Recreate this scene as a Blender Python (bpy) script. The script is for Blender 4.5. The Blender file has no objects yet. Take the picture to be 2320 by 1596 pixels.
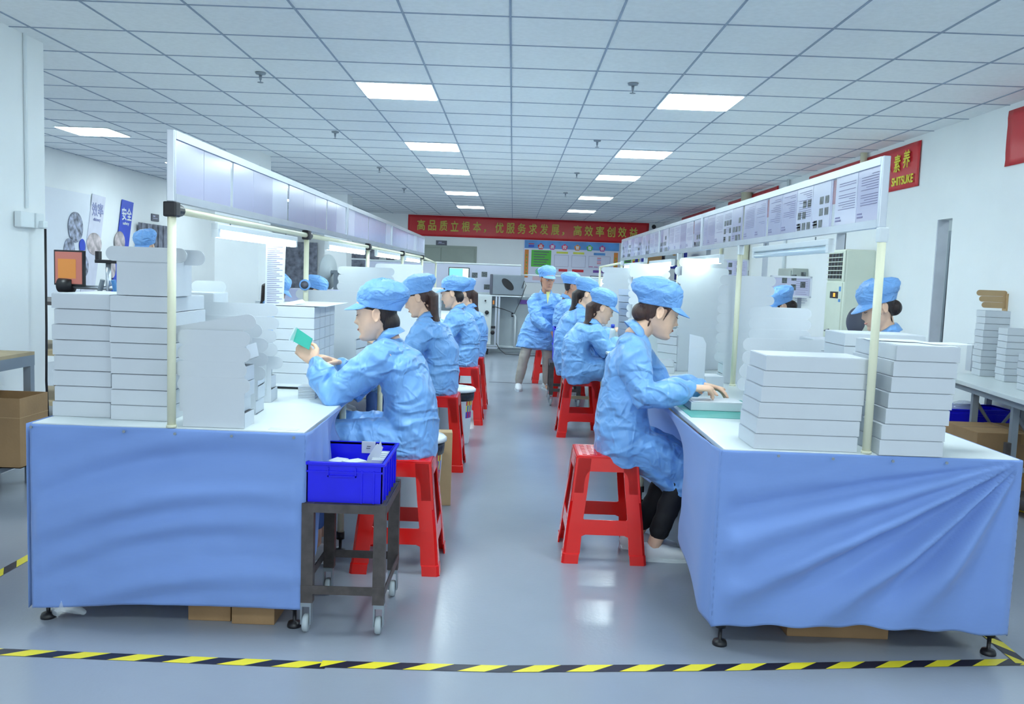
import bpy, bmesh, math, random
import numpy as np
from mathutils import Vector, Matrix, noise
sc = bpy.context.scene
col = sc.collection
PI = math.pi
random.seed(7)

# ------------------------------------------------------------------ camera
CAM_F, PITCH, YAW, ROLL, CAM_H = 1962.0, -.0892, .0023, .0365, 1.38
def cam_axes():
    cy, sy, cp, sp = math.cos(YAW), math.sin(YAW), math.cos(PITCH), math.sin(PITCH)
    f = Vector((sy*cp, cy*cp, sp)); rt = Vector((cy, -sy, 0)); u = rt.cross(f)
    c, s = math.cos(ROLL), math.sin(ROLL)
    return c*rt + s*u, c*u - s*rt, f
_A, _U, _F = cam_axes()
cam = bpy.data.cameras.new('camera')
cam.sensor_width = 36; cam.lens = CAM_F*36/2320; cam.clip_end = 100
camo = bpy.data.objects.new('camera', cam); col.objects.link(camo)
m = Matrix((_A, _U, -_F)).transposed().to_4x4(); m.translation = (0, 0, CAM_H)
camo.matrix_world = m
sc.camera = camo
def at(px, py, **k):
    """a point of the photograph on a known plane, in metres"""
    d = (px-1160)/CAM_F*_A - (py-798)/CAM_F*_U + _F
    ax, v = list(k.items())[0]; i = 'xyz'.index(ax); o = Vector((0, 0, CAM_H))
    return o + d*((v-o[i])/d[i])

# ------------------------------------------------------------------ world, exposure, light levels
w = bpy.data.worlds.new('world'); sc.world = w; w.use_nodes = True
w.node_tree.nodes['Background'].inputs[0].default_value = (.84, .95, 1, 1)
w.node_tree.nodes['Background'].inputs[1].default_value = .72  # background added as even fill through the open end behind the camera
sc.view_settings.view_transform = 'Standard'; sc.view_settings.look = 'None'
sc.view_settings.exposure = 1.13; sc.view_settings.gamma = 1; sc.view_settings.use_curve_mapping = False
PANEL_E, TUBE_E = 15.0, 9.0
sc.cycles.max_bounces = 6; sc.cycles.diffuse_bounces = 4; sc.cycles.glossy_bounces = 3
sc.cycles.use_denoising = True; sc.cycles.caustics_reflective = False; sc.cycles.caustics_refractive = False
sc.cycles.sample_clamp_indirect = 6

# ------------------------------------------------------------------ helpers
def lin(c): return tuple(((v/255)/12.92 if v/255 <= .04045 else ((v/255+.055)/1.055)**2.4) for v in c)
def ramp(nt, fac, stops):
    r = nt.nodes.new('ShaderNodeValToRGB'); nt.links.new(fac, r.inputs[0])
    while len(r.color_ramp.elements) < len(stops): r.color_ramp.elements.new(.5)
    for e, (p, c) in zip(r.color_ramp.elements, stops): e.position = p; e.color = (*c, 1)
    return r.outputs[0]
def mat(name, rgb, rough=.5, metal=0, var=.06, vscale=6, bump=0, bscale=40, spec=.5, emit=None, alpha=None, stretch=None, sheen=0, trans=0):
    mt = bpy.data.materials.new(name); mt.use_nodes = True; nt = mt.node_tree; b = nt.nodes['Principled BSDF']
    c = lin(rgb); tc = nt.nodes.new('ShaderNodeTexCoord')
    n = nt.nodes.new('ShaderNodeTexNoise'); n.inputs['Scale'].default_value = vscale; n.inputs['Detail'].default_value = 3
    nt.links.new(tc.outputs['Object'], n.inputs['Vector'])
    nt.links.new(ramp(nt, n.outputs[0], [(.3, tuple(v*(1-var) for v in c)), (.7, tuple(min(1, v*(1+var)) for v in c))]), b.inputs['Base Color'])
    b.inputs['Roughness'].default_value = rough; b.inputs['Metallic'].default_value = metal
    b.inputs['Specular IOR Level'].default_value = spec
    if sheen: b.inputs['Sheen Weight'].default_value = sheen
    if trans: b.inputs['Transmission Weight'].default_value = trans
    if bump:
        n2 = nt.nodes.new('ShaderNodeTexNoise'); n2.inputs['Scale'].default_value = bscale; n2.inputs['Detail'].default_value = 4
        if stretch:
            mp = nt.nodes.new('ShaderNodeMapping'); mp.inputs['Scale'].default_value = stretch
            nt.links.new(tc.outputs['Object'], mp.inputs[0]); nt.links.new(mp.outputs[0], n2.inputs['Vector'])
        else: nt.links.new(tc.outputs['Object'], n2.inputs['Vector'])
        bp = nt.nodes.new('ShaderNodeBump'); bp.inputs['Strength'].default_value = bump; bp.inputs['Distance'].default_value = .01
        nt.links.new(n2.outputs[0], bp.inputs['Height']); nt.links.new(bp.outputs[0], b.inputs['Normal'])
    if emit:
        b.inputs['Emission Color'].default_value = (*lin(emit[0]), 1); b.inputs['Emission Strength'].default_value = emit[1]
    if alpha is not None: b.inputs['Alpha'].default_value = alpha
    return mt
def emat(name, rgb, e, base=.9):
    mt = bpy.data.materials.new(name); mt.use_nodes = True; nt = mt.node_tree
    b = nt.nodes['Principled BSDF']; b.inputs['Base Color'].default_value = (*(min(.8, v*base) for v in lin(rgb)), 1)
    b.inputs['Emission Color'].default_value = (*lin(rgb), 1); b.inputs['Emission Strength'].default_value = e
    return mt
M = {}
M['wall'] = mat('painted_wall', (240, 244, 246), .6, var=.02, vscale=2, bump=.05, bscale=60)
M['ceiling'] = mat('mineral_tile', (238, 242, 245), .9, var=.03, vscale=30, bump=.15, bscale=150)
M['grid'] = mat('ceiling_grid', (152, 166, 186), .6)  # grid strips; their grey stands for shadow lines along the tiles
M['paper'] = mat('white_card', (208, 214, 221), .55, var=.015, vscale=8, bump=.03, bscale=90)
M['paper_in'] = mat('card_inner', (200, 206, 216), .6, var=.02)
M['white'] = mat('white_plastic', (228, 236, 240), .35, var=.02)
M['cream'] = mat('cream_pipe', (232, 232, 205), .35, var=.03)
M['alu'] = mat('aluminium', (208, 216, 226), .3, metal=.75, var=.04)
M['steel'] = mat('grey_steel', (140, 150, 160), .45, metal=.3, var=.05)
M['dark_steel'] = mat('dark_steel', (80, 74, 74), .55, metal=.2, var=.2, vscale=25, bump=.1)
M['black'] = mat('black_plastic', (28, 28, 34), .4, var=.1)
M['rubber'] = mat('rubber', (40, 40, 44), .7)
M['red'] = mat('red_plastic', (226, 22, 18), .22, var=.05, vscale=4, bump=.04, bscale=30)
M['blue_crate'] = mat('blue_crate', (22, 22, 232), .35, var=.06)
M['brown'] = mat('corrugated_card', (156, 124, 88), .8, var=.1, vscale=5, bump=.1, bscale=60)
M['brown_lt'] = mat('kraft_card', (192, 162, 122), .8, var=.06, bump=.08)
M['tape_tan'] = mat('packing_tape', (170, 134, 84), .35)
M['coat'] = mat('coat_blue', (126, 180, 240), .40, var=.04, vscale=5, sheen=.1)
M['cap'] = mat('cap_blue', (124, 176, 238), .5, var=.04, vscale=12)
M['capvisor'] = M['cap']
def creases(mt, s1, s2, st=1.0):
    nt = mt.node_tree; b = nt.nodes['Principled BSDF']; tc = nt.nodes.new('ShaderNodeTexCoord'); prev = None
    for sc_, str_, vec, rot in ((s1, .9*st, (1, 1, 1.9), (.5, .4, 0)), (s2, .55*st, (1.6, 1, 1), (-.6, .2, .8))):
        mp = nt.nodes.new('ShaderNodeMapping'); mp.inputs['Scale'].default_value = vec; mp.inputs['Rotation'].default_value = rot
        n = nt.nodes.new('ShaderNodeTexNoise'); n.inputs['Scale'].default_value = sc_; n.inputs['Detail'].default_value = 2; n.inputs['Distortion'].default_value = .6
        nt.links.new(tc.outputs['Object'], mp.inputs[0]); nt.links.new(mp.outputs[0], n.inputs['Vector'])
        a = nt.nodes.new('ShaderNodeMath'); a.operation = 'SUBTRACT'; a.inputs[1].default_value = .5; nt.links.new(n.outputs[0], a.inputs[0])
        c = nt.nodes.new('ShaderNodeMath'); c.operation = 'ABSOLUTE'; nt.links.new(a.outputs[0], c.inputs[0])
        r = nt.nodes.new('ShaderNodeMapRange'); r.interpolation_type = 'SMOOTHSTEP'; r.inputs[1].default_value = 0; r.inputs[2].default_value = .11; r.inputs[3].default_value = 1; r.inputs[4].default_value = 0
        nt.links.new(c.outputs[0], r.inputs[0])
        bp = nt.nodes.new('ShaderNodeBump'); bp.inputs['Strength'].default_value = str_; bp.inputs['Distance'].default_value = .012/(sc_/6)
        nt.links.new(r.outputs[0], bp.inputs['Height'])
        if prev: nt.links.new(prev, bp.inputs['Normal'])
        prev = bp.outputs[0]
    nt.links.new(prev, b.inputs['Normal'])
creases(M['coat'], 3.6, 8, .6); creases(M['cap'], 9, 20, .45)
M['skin'] = mat('skin', (238, 196, 168), .5, var=.05, vscale=20, spec=.3)
M['skin2'] = mat('skin_deep', (205, 150, 122), .5, var=.05, vscale=20, spec=.3)
M['lip'] = mat('lip', (208, 140, 126), .45)
M['hair'] = mat('hair', (38, 26, 26), .38, var=.3, vscale=30, bump=.6, bscale=60, stretch=(3, 3, .3))
M['hair_br'] = mat('hair_brown', (72, 48, 42), .38, var=.3, vscale=30, bump=.6, bscale=60, stretch=(3, 3, .3))
M['trouser_black'] = mat('black_cloth', (22, 22, 28), .8)
M['trouser_tan'] = mat('khaki_cloth', (176, 168, 158), .8, var=.08, bump=.4, bscale=14)
M['trouser_blue'] = mat('denim_blue', (84, 120, 190), .7, var=.08, bump=.4, bscale=12)
M['shoe'] = mat('white_canvas', (232, 236, 240), .6)
M['yellow'] = mat('yellow_shirt', (226, 230, 150), .7)
M['mat_green'] = mat('green_mat', (92, 168, 160), .6, var=.06, vscale=10)
M['lilac'] = mat('lilac_paper', (198, 200, 228), .16, var=.02, vscale=2)
M['nearwhite'] = mat('near_white_panel', (226, 232, 242), .3, var=.01)
M['lilac_lt'] = mat('pale_lilac_paper', (222, 226, 246), .16, var=.02, vscale=2)
M['ink'] = mat('grey_ink', (140, 138, 175), .7)
M['photo'] = mat('photo_print', (96, 104, 108), .4, var=.6, vscale=40)
M['banner'] = mat('red_banner', (206, 34, 44), .35, var=.05, vscale=2, bump=.25, bscale=7)
M['gold'] = mat('yellow_lettering', (232, 222, 60), .5)
M['gold2'] = mat('ochre_lettering', (206, 190, 84), .6)
M['door'] = mat('sage_door', (158, 168, 158), .55, var=.03)
M['greypanel'] = mat('grey_panel', (176, 186, 192), .6, var=.03)
M['jamb'] = mat('grey_jamb', (205, 211, 222), .6)
M['rack_blue'] = mat('rack_blue', (40, 52, 150), .45)
M['ac'] = mat('ivory_enamel', (226, 234, 218), .35, var=.02)
M['greybox'] = mat('grey_enamel', (170, 178, 172), .45)
M['worktop'] = mat('worktop_laminate', (222, 230, 232), .3, var=.03, vscale=3)
M['wood'] = mat('plywood', (178, 160, 128), .6, var=.15, vscale=4, stretch=(1, 8, 1), bump=.1)
M['orange'] = mat('orange', (226, 140, 66), .5)
M['signgrey'] = mat('sign_grey', (96, 98, 112), .5)
M['green'] = mat('sign_green', (90, 190, 70), .5)
M['posterblue'] = mat('poster_blue', (86, 150, 216), .4, var=.25, vscale=2.5)
M['curtain'] = mat('strip_curtain', (126, 130, 146), .3, var=.5, vscale=9, stretch=(6, 6, .3), bump=.4)
M['royal'] = mat('royal_blue', (52, 80, 200), .5)
M['bag'] = mat('black_bag', (40, 42, 54), .35, bump=.6, bscale=30)
M['film'] = mat('clear_film', (230, 240, 250), .08, alpha=.3)
M['teal'] = mat('teal_card', (60, 178, 158), .25)

def tag(o, label=None, cat=None, group=None, kind=None):
    if label: o['label'] = label
    if cat: o['category'] = cat
    if group: o['group'] = group
    if kind: o['kind'] = kind
    return o
def empty(name, label, cat, loc=(0, 0, 0), rz=0, group=None, kind=None):
    o = bpy.data.objects.new(name, None); col.objects.link(o); o.empty_display_size = .1
    o.location = loc; o.rotation_euler = (0, 0, rz)
    return tag(o, label, cat, group, kind)
def link(name, me, parent=None, mats=(), smooth=False):
    o = bpy.data.objects.new(name, me); col.objects.link(o)
    for mt in mats: me.materials.append(M[mt] if isinstance(mt, str) else mt)
    if smooth: me.polygons.foreach_set('use_smooth', [True]*len(me.polygons))
    if parent: o.parent = parent
    return o
def kids(o): return [c for c in bpy.data.objects if c.parent == o]
def dup(src, loc=None, rz=None, parent=None, label=None, group=None):
    c = src.copy(); col.objects.link(c)
    if parent: c.parent = parent
    if loc is not None: c.location = loc
    if rz is not None: c.rotation_euler = (0, 0, rz)
    if label: c['label'] = label
    if group: c['group'] = group
    for ch in kids(src): dup(ch, parent=c)
    return c
class MB:
    """collects shapes; build() links them as one mesh object"""
    def __init__(s): s.bm = bmesh.new()
    def _mi(s, n0, mi):
        s.bm.faces.ensure_lookup_table()
        for f in s.bm.faces[n0:]: f.material_index = mi
    def box(s, x0, x1, y0, y1, z0, z1, mi=0, mtx=None, bev=0):
        n0 = len(s.bm.faces)
        vs = [s.bm.verts.new(Vector((x, y, z))) for x in (x0, x1) for y in (y0, y1) for z in (z0, z1)]
        fs = [s.bm.faces.new([vs[i] for i in q]) for q in ((0, 1, 3, 2), (4, 6, 7, 5), (0, 4, 5, 1), (2, 3, 7, 6), (0, 2, 6, 4), (1, 5, 7, 3))]
        if bev:
            r = bmesh.ops.bevel(s.bm, geom=list({e for f in fs for e in f.edges}), offset=bev, segments=2, affect='EDGES', profile=.6)
            vs = list({v for f in r['faces'] for v in f.verts} | {v for v in vs if v.is_valid})
        if mtx: bmesh.ops.transform(s.bm, matrix=mtx, verts=vs)
        s._mi(n0, mi); return s
    def tube(s, pts, r, seg=12, mi=0, cap=True, ell=None, round_=False, ref=None):
        """swept tube; r scalar or list; ell: second radius list (along ref axis)"""
        n0 = len(s.bm.faces)
        pts = [Vector(p) for p in pts]; n = len(pts)
        ra = list(r) if hasattr(r, '__len__') else [r]*n
        rb = list(ell) if ell is not None else ra
        if round_:
            d0 = (pts[0]-pts[1]).normalized(); d1 = (pts[-1]-pts[-2]).normalized()
            P2, A2, B2 = [], [], []
            for t in (1, .8, .45): P2.append(pts[0]+d0*ra[0]*t); q = math.sqrt(max(.0009, 1-t*t)); A2.append(ra[0]*q); B2.append(rb[0]*q)
            P2 += pts; A2 += ra; B2 += rb
            for t in (.45, .8, 1): P2.append(pts[-1]+d1*ra[-1]*t); q = math.sqrt(max(.0009, 1-t*t)); A2.append(ra[-1]*q); B2.append(rb[-1]*q)
            pts, ra, rb = P2, A2, B2; n = len(pts)
        rings = []; prev = None
        for i, p in enumerate(pts):
            t = (pts[min(i+1, n-1)]-pts[max(i-1, 0)]).normalized()
            if ref is not None:
                a = Vector(ref); a = (a-t*a.dot(t)).normalized()
            elif prev is None:
                a = t.orthogonal().normalized()
            else: a = (prev-t*prev.dot(t)).normalized()
            prev = a; b = t.cross(a)
            rings.append([s.bm.verts.new(p+a*ra[i]*math.cos(2*PI*k/seg)+b*rb[i]*math.sin(2*PI*k/seg)) for k in range(seg)])
        for i in range(n-1):
            for k in range(seg):
                s.bm.faces.new((rings[i][k], rings[i][(k+1) % seg], rings[i+1][(k+1) % seg], rings[i+1][k]))
        if cap:
            s.bm.faces.new(rings[0][::-1]); s.bm.faces.new(rings[-1])
        s._mi(n0, mi); return s
    def prism(s, poly, mtx, t, mi=0):
        """2-D polygon (x, y) extruded by t in its own z, then mtx"""
        n0 = len(s.bm.faces)
        a = [s.bm.verts.new(mtx @ Vector((x, y, 0))) for x, y in poly]
        b = [s.bm.verts.new(mtx @ Vector((x, y, t))) for x, y in poly]
        s.bm.faces.new(a[::-1]); s.bm.faces.new(b); n = len(poly)
        for i in range(n): s.bm.faces.new((a[i], a[(i+1) % n], b[(i+1) % n], b[i]))
        s._mi(n0, mi); return s
    def ball(s, c, r, seg=16, mi=0, mtx=None):
        n0 = len(s.bm.faces)
        r = r if hasattr(r, '__len__') else (r, r, r)
        mm = Matrix.Translation(c) @ (mtx or Matrix()) @ Matrix.Diagonal((*r, 1))
        bmesh.ops.create_uvsphere(s.bm, u_segments=seg, v_segments=max(6, seg//2), radius=1, matrix=mm)
        s._mi(n0, mi); return s
    def lathe(s, prof, seg=24, c=(0, 0, 0), mi=0):
        n0 = len(s.bm.faces); rings = []
        for r, z in prof: rings.append([s.bm.verts.new((c[0]+max(r, 1e-4)*math.cos(2*PI*k/seg), c[1]+max(r, 1e-4)*math.sin(2*PI*k/seg), c[2]+z)) for k in range(seg)])
        for i in range(len(prof)-1):
            for k in range(seg): s.bm.faces.new((rings[i][k], rings[i][(k+1) % seg], rings[i+1][(k+1) % seg], rings[i+1][k]))
        s._mi(n0, mi); return s
    def quad(s, a, b, c, d, mi=0):
        n0 = len(s.bm.faces); s.bm.faces.new([s.bm.verts.new(v) for v in (a, b, c, d)]); s._mi(n0, mi); return s
    def mesh(s, name='m'):
        bmesh.ops.recalc_face_normals(s.bm, faces=s.bm.faces)
        me = bpy.data.meshes.new(name); s.bm.to_mesh(me); s.bm.free(); return me
    def build(s, name, mats, parent=None, smooth=False):
        if isinstance(mats, str) or not hasattr(mats, '__len__'): mats = (mats,)
        return link(name, s.mesh(name), parent, mats, smooth)
def struct(name, mb, mats, parent=None, smooth=False):
    o = mb.build(name, mats, parent, smooth); o['kind'] = 'structure'; return o
def plane_mtx(o, x, y):
    """matrix whose local x,y axes are x,y (z = x cross y) at origin o"""
    x = Vector(x).normalized(); y = Vector(y).normalized(); z = x.cross(y)
    mm = Matrix((x, y, z)).transposed().to_4x4(); mm.translation = o; return mm
def text_mesh(body, size, mtx, depth=.004, name='lettering', mats=('gold',), parent=None, width=None, height=None, bold=0):
    c = bpy.data.curves.new('t', 'FONT'); c.body = body; c.size = size; c.extrude = depth/2; c.offset = 0
    c.align_x = 'CENTER'; c.align_y = 'CENTER'
    o = bpy.data.objects.new('t', c); col.objects.link(o); bpy.context.view_layer.update()
    me = bpy.data.meshes.new_from_object(o.evaluated_get(bpy.context.evaluated_depsgraph_get()))
    bpy.data.objects.remove(o); me.materials.clear()
    if bold:
        bq = bmesh.new()
        for k, (dx, dy) in enumerate(((0, 0), (1, 0), (-1, 0), (0, 1), (0, -1))):
            n0 = len(bq.verts); bq.from_mesh(me); bq.verts.ensure_lookup_table()
            for v in bq.verts[n0:]: v.co += Vector((dx*bold*.55, dy*bold*.55, k*.0003))
        bq.to_mesh(me); bq.free()
    co = np.empty(len(me.vertices)*3); me.vertices.foreach_get('co', co); co = co.reshape(-1, 3)
    if len(co):
        lo, hi = co.min(0), co.max(0); ctr = (lo+hi)/2; co -= ctr
        if width: co[:, 0] *= width/(hi-lo)[0]
        if height: co[:, 1] *= height/(hi-lo)[1]
        mm = np.array(mtx); co = co@mm[:3, :3].T+mm[:3, 3]
        me.vertices.foreach_set('co', co.ravel())
    return link(name, me, parent, mats)
def remesh(mb, voxel, smooth=6):
    me = mb.mesh('tmp'); o = bpy.data.objects.new('tmp', me); col.objects.link(o)
    r = o.modifiers.new('r', 'REMESH'); r.mode = 'VOXEL'; r.voxel_size = voxel; r.use_smooth_shade = True
    s = o.modifiers.new('s', 'SMOOTH'); s.factor = .5; s.iterations = smooth
    bpy.context.view_layer.update()
    out = bpy.data.meshes.new_from_object(o.evaluated_get(bpy.context.evaluated_depsgraph_get()))
    bpy.data.objects.remove(o); out.materials.clear(); return out
def displace(me, fn):
    n = len(me.vertices); co = np.empty(n*3); no = np.empty(n*3)
    me.vertices.foreach_get('co', co); me.vertex_normals.foreach_get('vector', no)
    co = co.reshape(-1, 3); no = no.reshape(-1, 3)
    d = np.array([fn(Vector(co[i]), no[i]) for i in range(n)])
    me.vertices.foreach_set('co', (co+no*d[:, None]).ravel()); me.update()
ORD = ['bottom', 'second', 'third', 'fourth', 'fifth', 'sixth', 'seventh', 'eighth', 'ninth', 'tenth', 'eleventh', 'twelfth']
# ------------------------------------------------------------------ room shell
CZ = 2.81; XR, XL, YB = 3.75, -6.1, 22.0
# floor material: glossy epoxy
fm = bpy.data.materials.new('epoxy_floor'); fm.use_nodes = True; nt = fm.node_tree; b = nt.nodes['Principled BSDF']
tc = nt.nodes.new('ShaderNodeTexCoord')
n1 = nt.nodes.new('ShaderNodeTexNoise'); n1.inputs['Scale'].default_value = .9; n1.inputs['Detail'].default_value = 5
nt.links.new(tc.outputs['Object'], n1.inputs['Vector'])
nt.links.new(ramp(nt, n1.outputs[0], [(.3, lin((143, 149, 162))), (.7, lin((156, 162, 174)))]), b.inputs['Base Color'])
n2 = nt.nodes.new('ShaderNodeTexNoise'); n2.inputs['Scale'].default_value = 55; n2.inputs['Detail'].default_value = 3
nt.links.new(tc.outputs['Object'], n2.inputs['Vector'])
bp = nt.nodes.new('ShaderNodeBump'); bp.inputs['Strength'].default_value = .12; bp.inputs['Distance'].default_value = .004
nt.links.new(n2.outputs[0], bp.inputs['Height']); nt.links.new(bp.outputs[0], b.inputs['Normal'])
b.inputs['Roughness'].default_value = .2; b.inputs['Specular IOR Level'].default_value = .5
M['floor'] = fm
struct('floor', MB().box(XL-.3, 6.2, -4, YB+.3, -.1, 0), 'floor')
struct('ceiling', MB().box(XL-.3, 6.2, -4, YB+.3, CZ, CZ+.1), 'ceiling')
g = MB()
gx0, gy0 = -.065, 4.964
for i in range(-10, 8):
    x = gx0+.6*i
    if XL < x < XR: g.box(x-.006, x+.006, -4, YB, CZ-.005, CZ+.001)
for j in range(-14, 29):
    y = gy0+.6*j
    if y < YB: g.box(XL, XR, y-.006, y+.006, CZ-.004, CZ+.001)
struct('trim_1', g, 'grid')
struct('wall_left', MB().box(XL-.2, XL, -4, YB, 0, CZ), 'wall')
struct('wall_back', MB().box(XL-.2, 6.2, YB, YB+.2, 0, CZ), 'wall')
gaps = [(7.5, 7.765), (9.87, 10.17), (12.84, 13.13), (16.6, 17.0)]
wr = MB(); y = -4
for a, b2 in gaps: wr.box(XR, XR+.1, y, a, 0, CZ); wr.box(XR, XR+.1, a, b2, 2.0, CZ); y = b2
wr.box(XR, XR+.1, y, YB, 0, CZ)
struct('wall_right', wr, 'wall')
jm = MB()
for a, b2 in gaps: jm.box(XR+.002, XR+.098, b2-.012, b2+.0, 0, 2.0)
struct('trim_2', jm, 'jamb')
struct('wall_outer', MB().box(5.9, 6.0, -4, YB, 0, CZ), 'greypanel')
bb = MB()
for a, b2 in ((-4, 7.5), (7.765, 9.87), (10.17, 12.84), (13.13, 16.6), (17, 22)): bb.box(XR-.012, XR, a, b2, 0, .08)
struct('baseboard_right', bb, 'greypanel')
# columns down the left side
for k, (x0, x1, y0, y1) in enumerate([(-3.8, -3.2, 5.4, 5.96), (-3.8, -3.24, 11.08, 11.6), (-3.68, -3.25, 16.95, 17.5)]):
    o = struct('column', MB().box(x0, x1, y0, y1, 0, CZ), 'wall')
    o['label'] = ['white square column at the left edge, nearest of three', 'white square column behind the left workbench shelf', 'white square column nearest the back wall'][k]; o['category'] = 'column'
def conduit(pts, lab, r=.012):
    tag(MB().tube(pts, r, 8).build('conduit', 'white'), lab, 'conduit')
conduit([(-3.19, 5.72, CZ), (-3.19, 5.72, 1.7)], 'thin white conduit running down the nearest white column')
# socket on the near column with cable
so = empty('wall_socket', 'white surface socket box with plug on the nearest column', 'socket', (-3.195, 5.75, 1.62))
MB().box(0, .045, -.17, -.01, -.05, .05, bev=.006).build('socket_box', 'white', so)
MB().box(0, .05, .0, .1, -.05, .05, bev=.006).build('plug_box', 'white', so)
pl_ = MB().box(.045, .08, .03, .085, -.045, .0, bev=.006).build('plug', 'white', so)
tag(MB().tube([(-3.12, 5.81, 1.57), (-3.12, 5.81, 1.3), (-3.115, 5.8, .9), (-3.12, 5.8, .55), (-3.1, 5.8, .02)], .008, 8).build('power_cable', 'black', smooth=True), 'black power cable hanging down the nearest white column', 'cable')
# back door
d = struct('door_1', MB().box(-2.72, -.93, YB-.03, YB, 0, 2.05), 'door')
MB().box(-2.66, -1.835, YB-.05, YB-.03, .01, 1.99, bev=.004).build('door_leaf', 'door', d)
MB().box(-1.825, -.99, YB-.05, YB-.03, .01, 1.99, bev=.004).build('door_leaf', 'door', d)
MB().tube([(-1.78, YB-.1, 1.0), (-1.78, YB-.1, 1.15)], .012, 8).build('door_handle', 'steel', d)
# signs above doors
def plate(name, lab, cat, x0, x1, y0, y1, z0, z1, mt):
    return tag(MB().box(x0, x1, y0, y1, z0, z1, bev=.003).build(name, mt), lab, cat)
s = plate('door_sign', 'small dark grey door sign above the sage double door', 'sign', -1.965, -1.69, YB-.02, YB, 2.05, 2.17, 'signgrey')
mk = MB(); mk.box(-1.9, -1.82, YB-.023, YB-.02, 2.115, 2.135); mk.box(-1.92, -1.75, YB-.023, YB-.02, 2.09, 2.1)
mk.build('sign_lettering', 'lilac', s)
s = plate('door_sign', 'small dark grey sign on the left wall above the curtained doorway', 'sign', XL, XL+.02, 14.66, 14.95, 2.06, 2.18, 'signgrey')
mk = MB(); mk.box(XL+.02, XL+.024, 14.7, 14.78, 2.13, 2.15); mk.box(XL+.02, XL+.024, 14.7, 14.88, 2.1, 2.11)
mk.build('sign_lettering', 'lilac', s)
# strip curtains
def curtain(p0, p1, z1, lab):
    p0, p1 = Vector(p0), Vector(p1); n = max(3, int((p1-p0).length/.1)); m_ = MB(); d_ = (p1-p0)/n; nr = d_.cross(Vector((0, 0, 1))).normalized()
    for i in range(n):
        a = p0+d_*i; b_ = a+d_*1.15; off = nr*(.012*(i % 2)+.02)
        mm = plane_mtx(a+off, d_, (0, 0, 1)); m_.prism([(0, 0.03), (d_.length*1.15, 0.03), (d_.length*1.15, z1), (0, z1)], mm, .004)
    tag(m_.build('strip_curtain', 'curtain'), lab, 'curtain')
curtain((XL+.03, 14.05, 0), (XL+.03, 15.25, 0), 2.0, 'grey plastic strip curtain in the left wall doorway')
curtain((-5.95, YB-.05, 0), (-4.95, YB-.05, 0), 2.0, 'grey plastic strip curtain on the back wall behind the reel machine')
curtain((-4.15, YB-.05, 0), (-3.4, YB-.05, 0), 1.95, 'grey plastic strip curtain on the back wall behind the white shelf rack')
# ceiling lamps
def panel(x, y, lab):
    t = empty('ceiling_light', lab, 'ceiling light', (x, y, CZ), group='square ceiling light panels')
    MB().box(-.297, .297, -.297, .297, -.012, -.002, bev=.002).build('frame', 'white', t)
    MB().box(-.282, .282, -.282, .282, -.016, -.011).build('diffuser', PAN, t)
PAN = emat('lamp_diffuser', (233, 252, 255), PANEL_E)
ys = [(7.06, 'nearest'), (10.06, 'second nearest'), (12.46, 'third nearest'), (15.75, 'fourth nearest'), (18.95, 'farthest')]
for y, t in ys:
    panel(-.965, y, t+' glowing square ceiling panel in the row left of the aisle')
    panel(1.435, y, t+' glowing square ceiling panel in the row right of the aisle')
panel(-4.75, 9.87, 'glowing square ceiling panel at far left beyond the first column')
for y, w1_ in ((3.46, 'just before the bench ends'), (.46, 'over the camera'), (-2.5, 'behind the camera')):
    for x, w2_ in ((-.965, 'left'), (1.435, 'right')): panel(x, y, 'added unseen fill light panel %s, %s row' % (w1_, w2_))  # out-of-view panels, added only for their light
for y in (7.6, 10.0, 13.0): panel(4.85, y, 'added unseen fill light panel beyond the right wall, %s door gap' % {7.6: 'near the first', 10.0: 'near the second', 13.0: 'near the third'}[y])  # lamps added past the wall to brighten the door jambs
for y in (12.87, 15.87, 18.87, 6.87, 3.87): panel(-4.75, y, 'added fill light panel in the far left bay, %s' % {12.87: 'second from the column', 15.87: 'third from the column', 18.87: 'last before the back wall', 6.87: 'hidden behind the near column', 3.87: 'nearest the camera'}[y])  # extra panels in the left bay, added for light
# sprinklers
for (x, y), t in zip([(-1.93, 6.6), (-1.92, 9.27), (-1.92, 12.3), (-1.95, 15.3), (.83, 6.5), (.83, 9.2), (.83, 12.1), (.85, 15.0)],
                     ['nearest, left of the aisle', 'second, left of the aisle', 'third, left of the aisle', 'last, left of the aisle', 'nearest, right of the aisle', 'second, right of the aisle', 'third, right of the aisle', 'last, right of the aisle']):
    e = empty('sprinkler', 'small chrome ceiling sprinkler head, '+t, 'sprinkler', (x, y, CZ), group='ceiling sprinklers')
    MB().lathe([(0, 0), (.04, -.002), (.036, -.014), (.014, -.02), (0, -.02)], 16).build('escutcheon', 'steel', e, True)
    MB().lathe([(0, -.018), (.012, -.02), (.009, -.05), (.004, -.06), (.004, -.07), (.022, -.072), (.022, -.075), (0, -.076)], 12).build('nozzle', 'steel', e, True)
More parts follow.
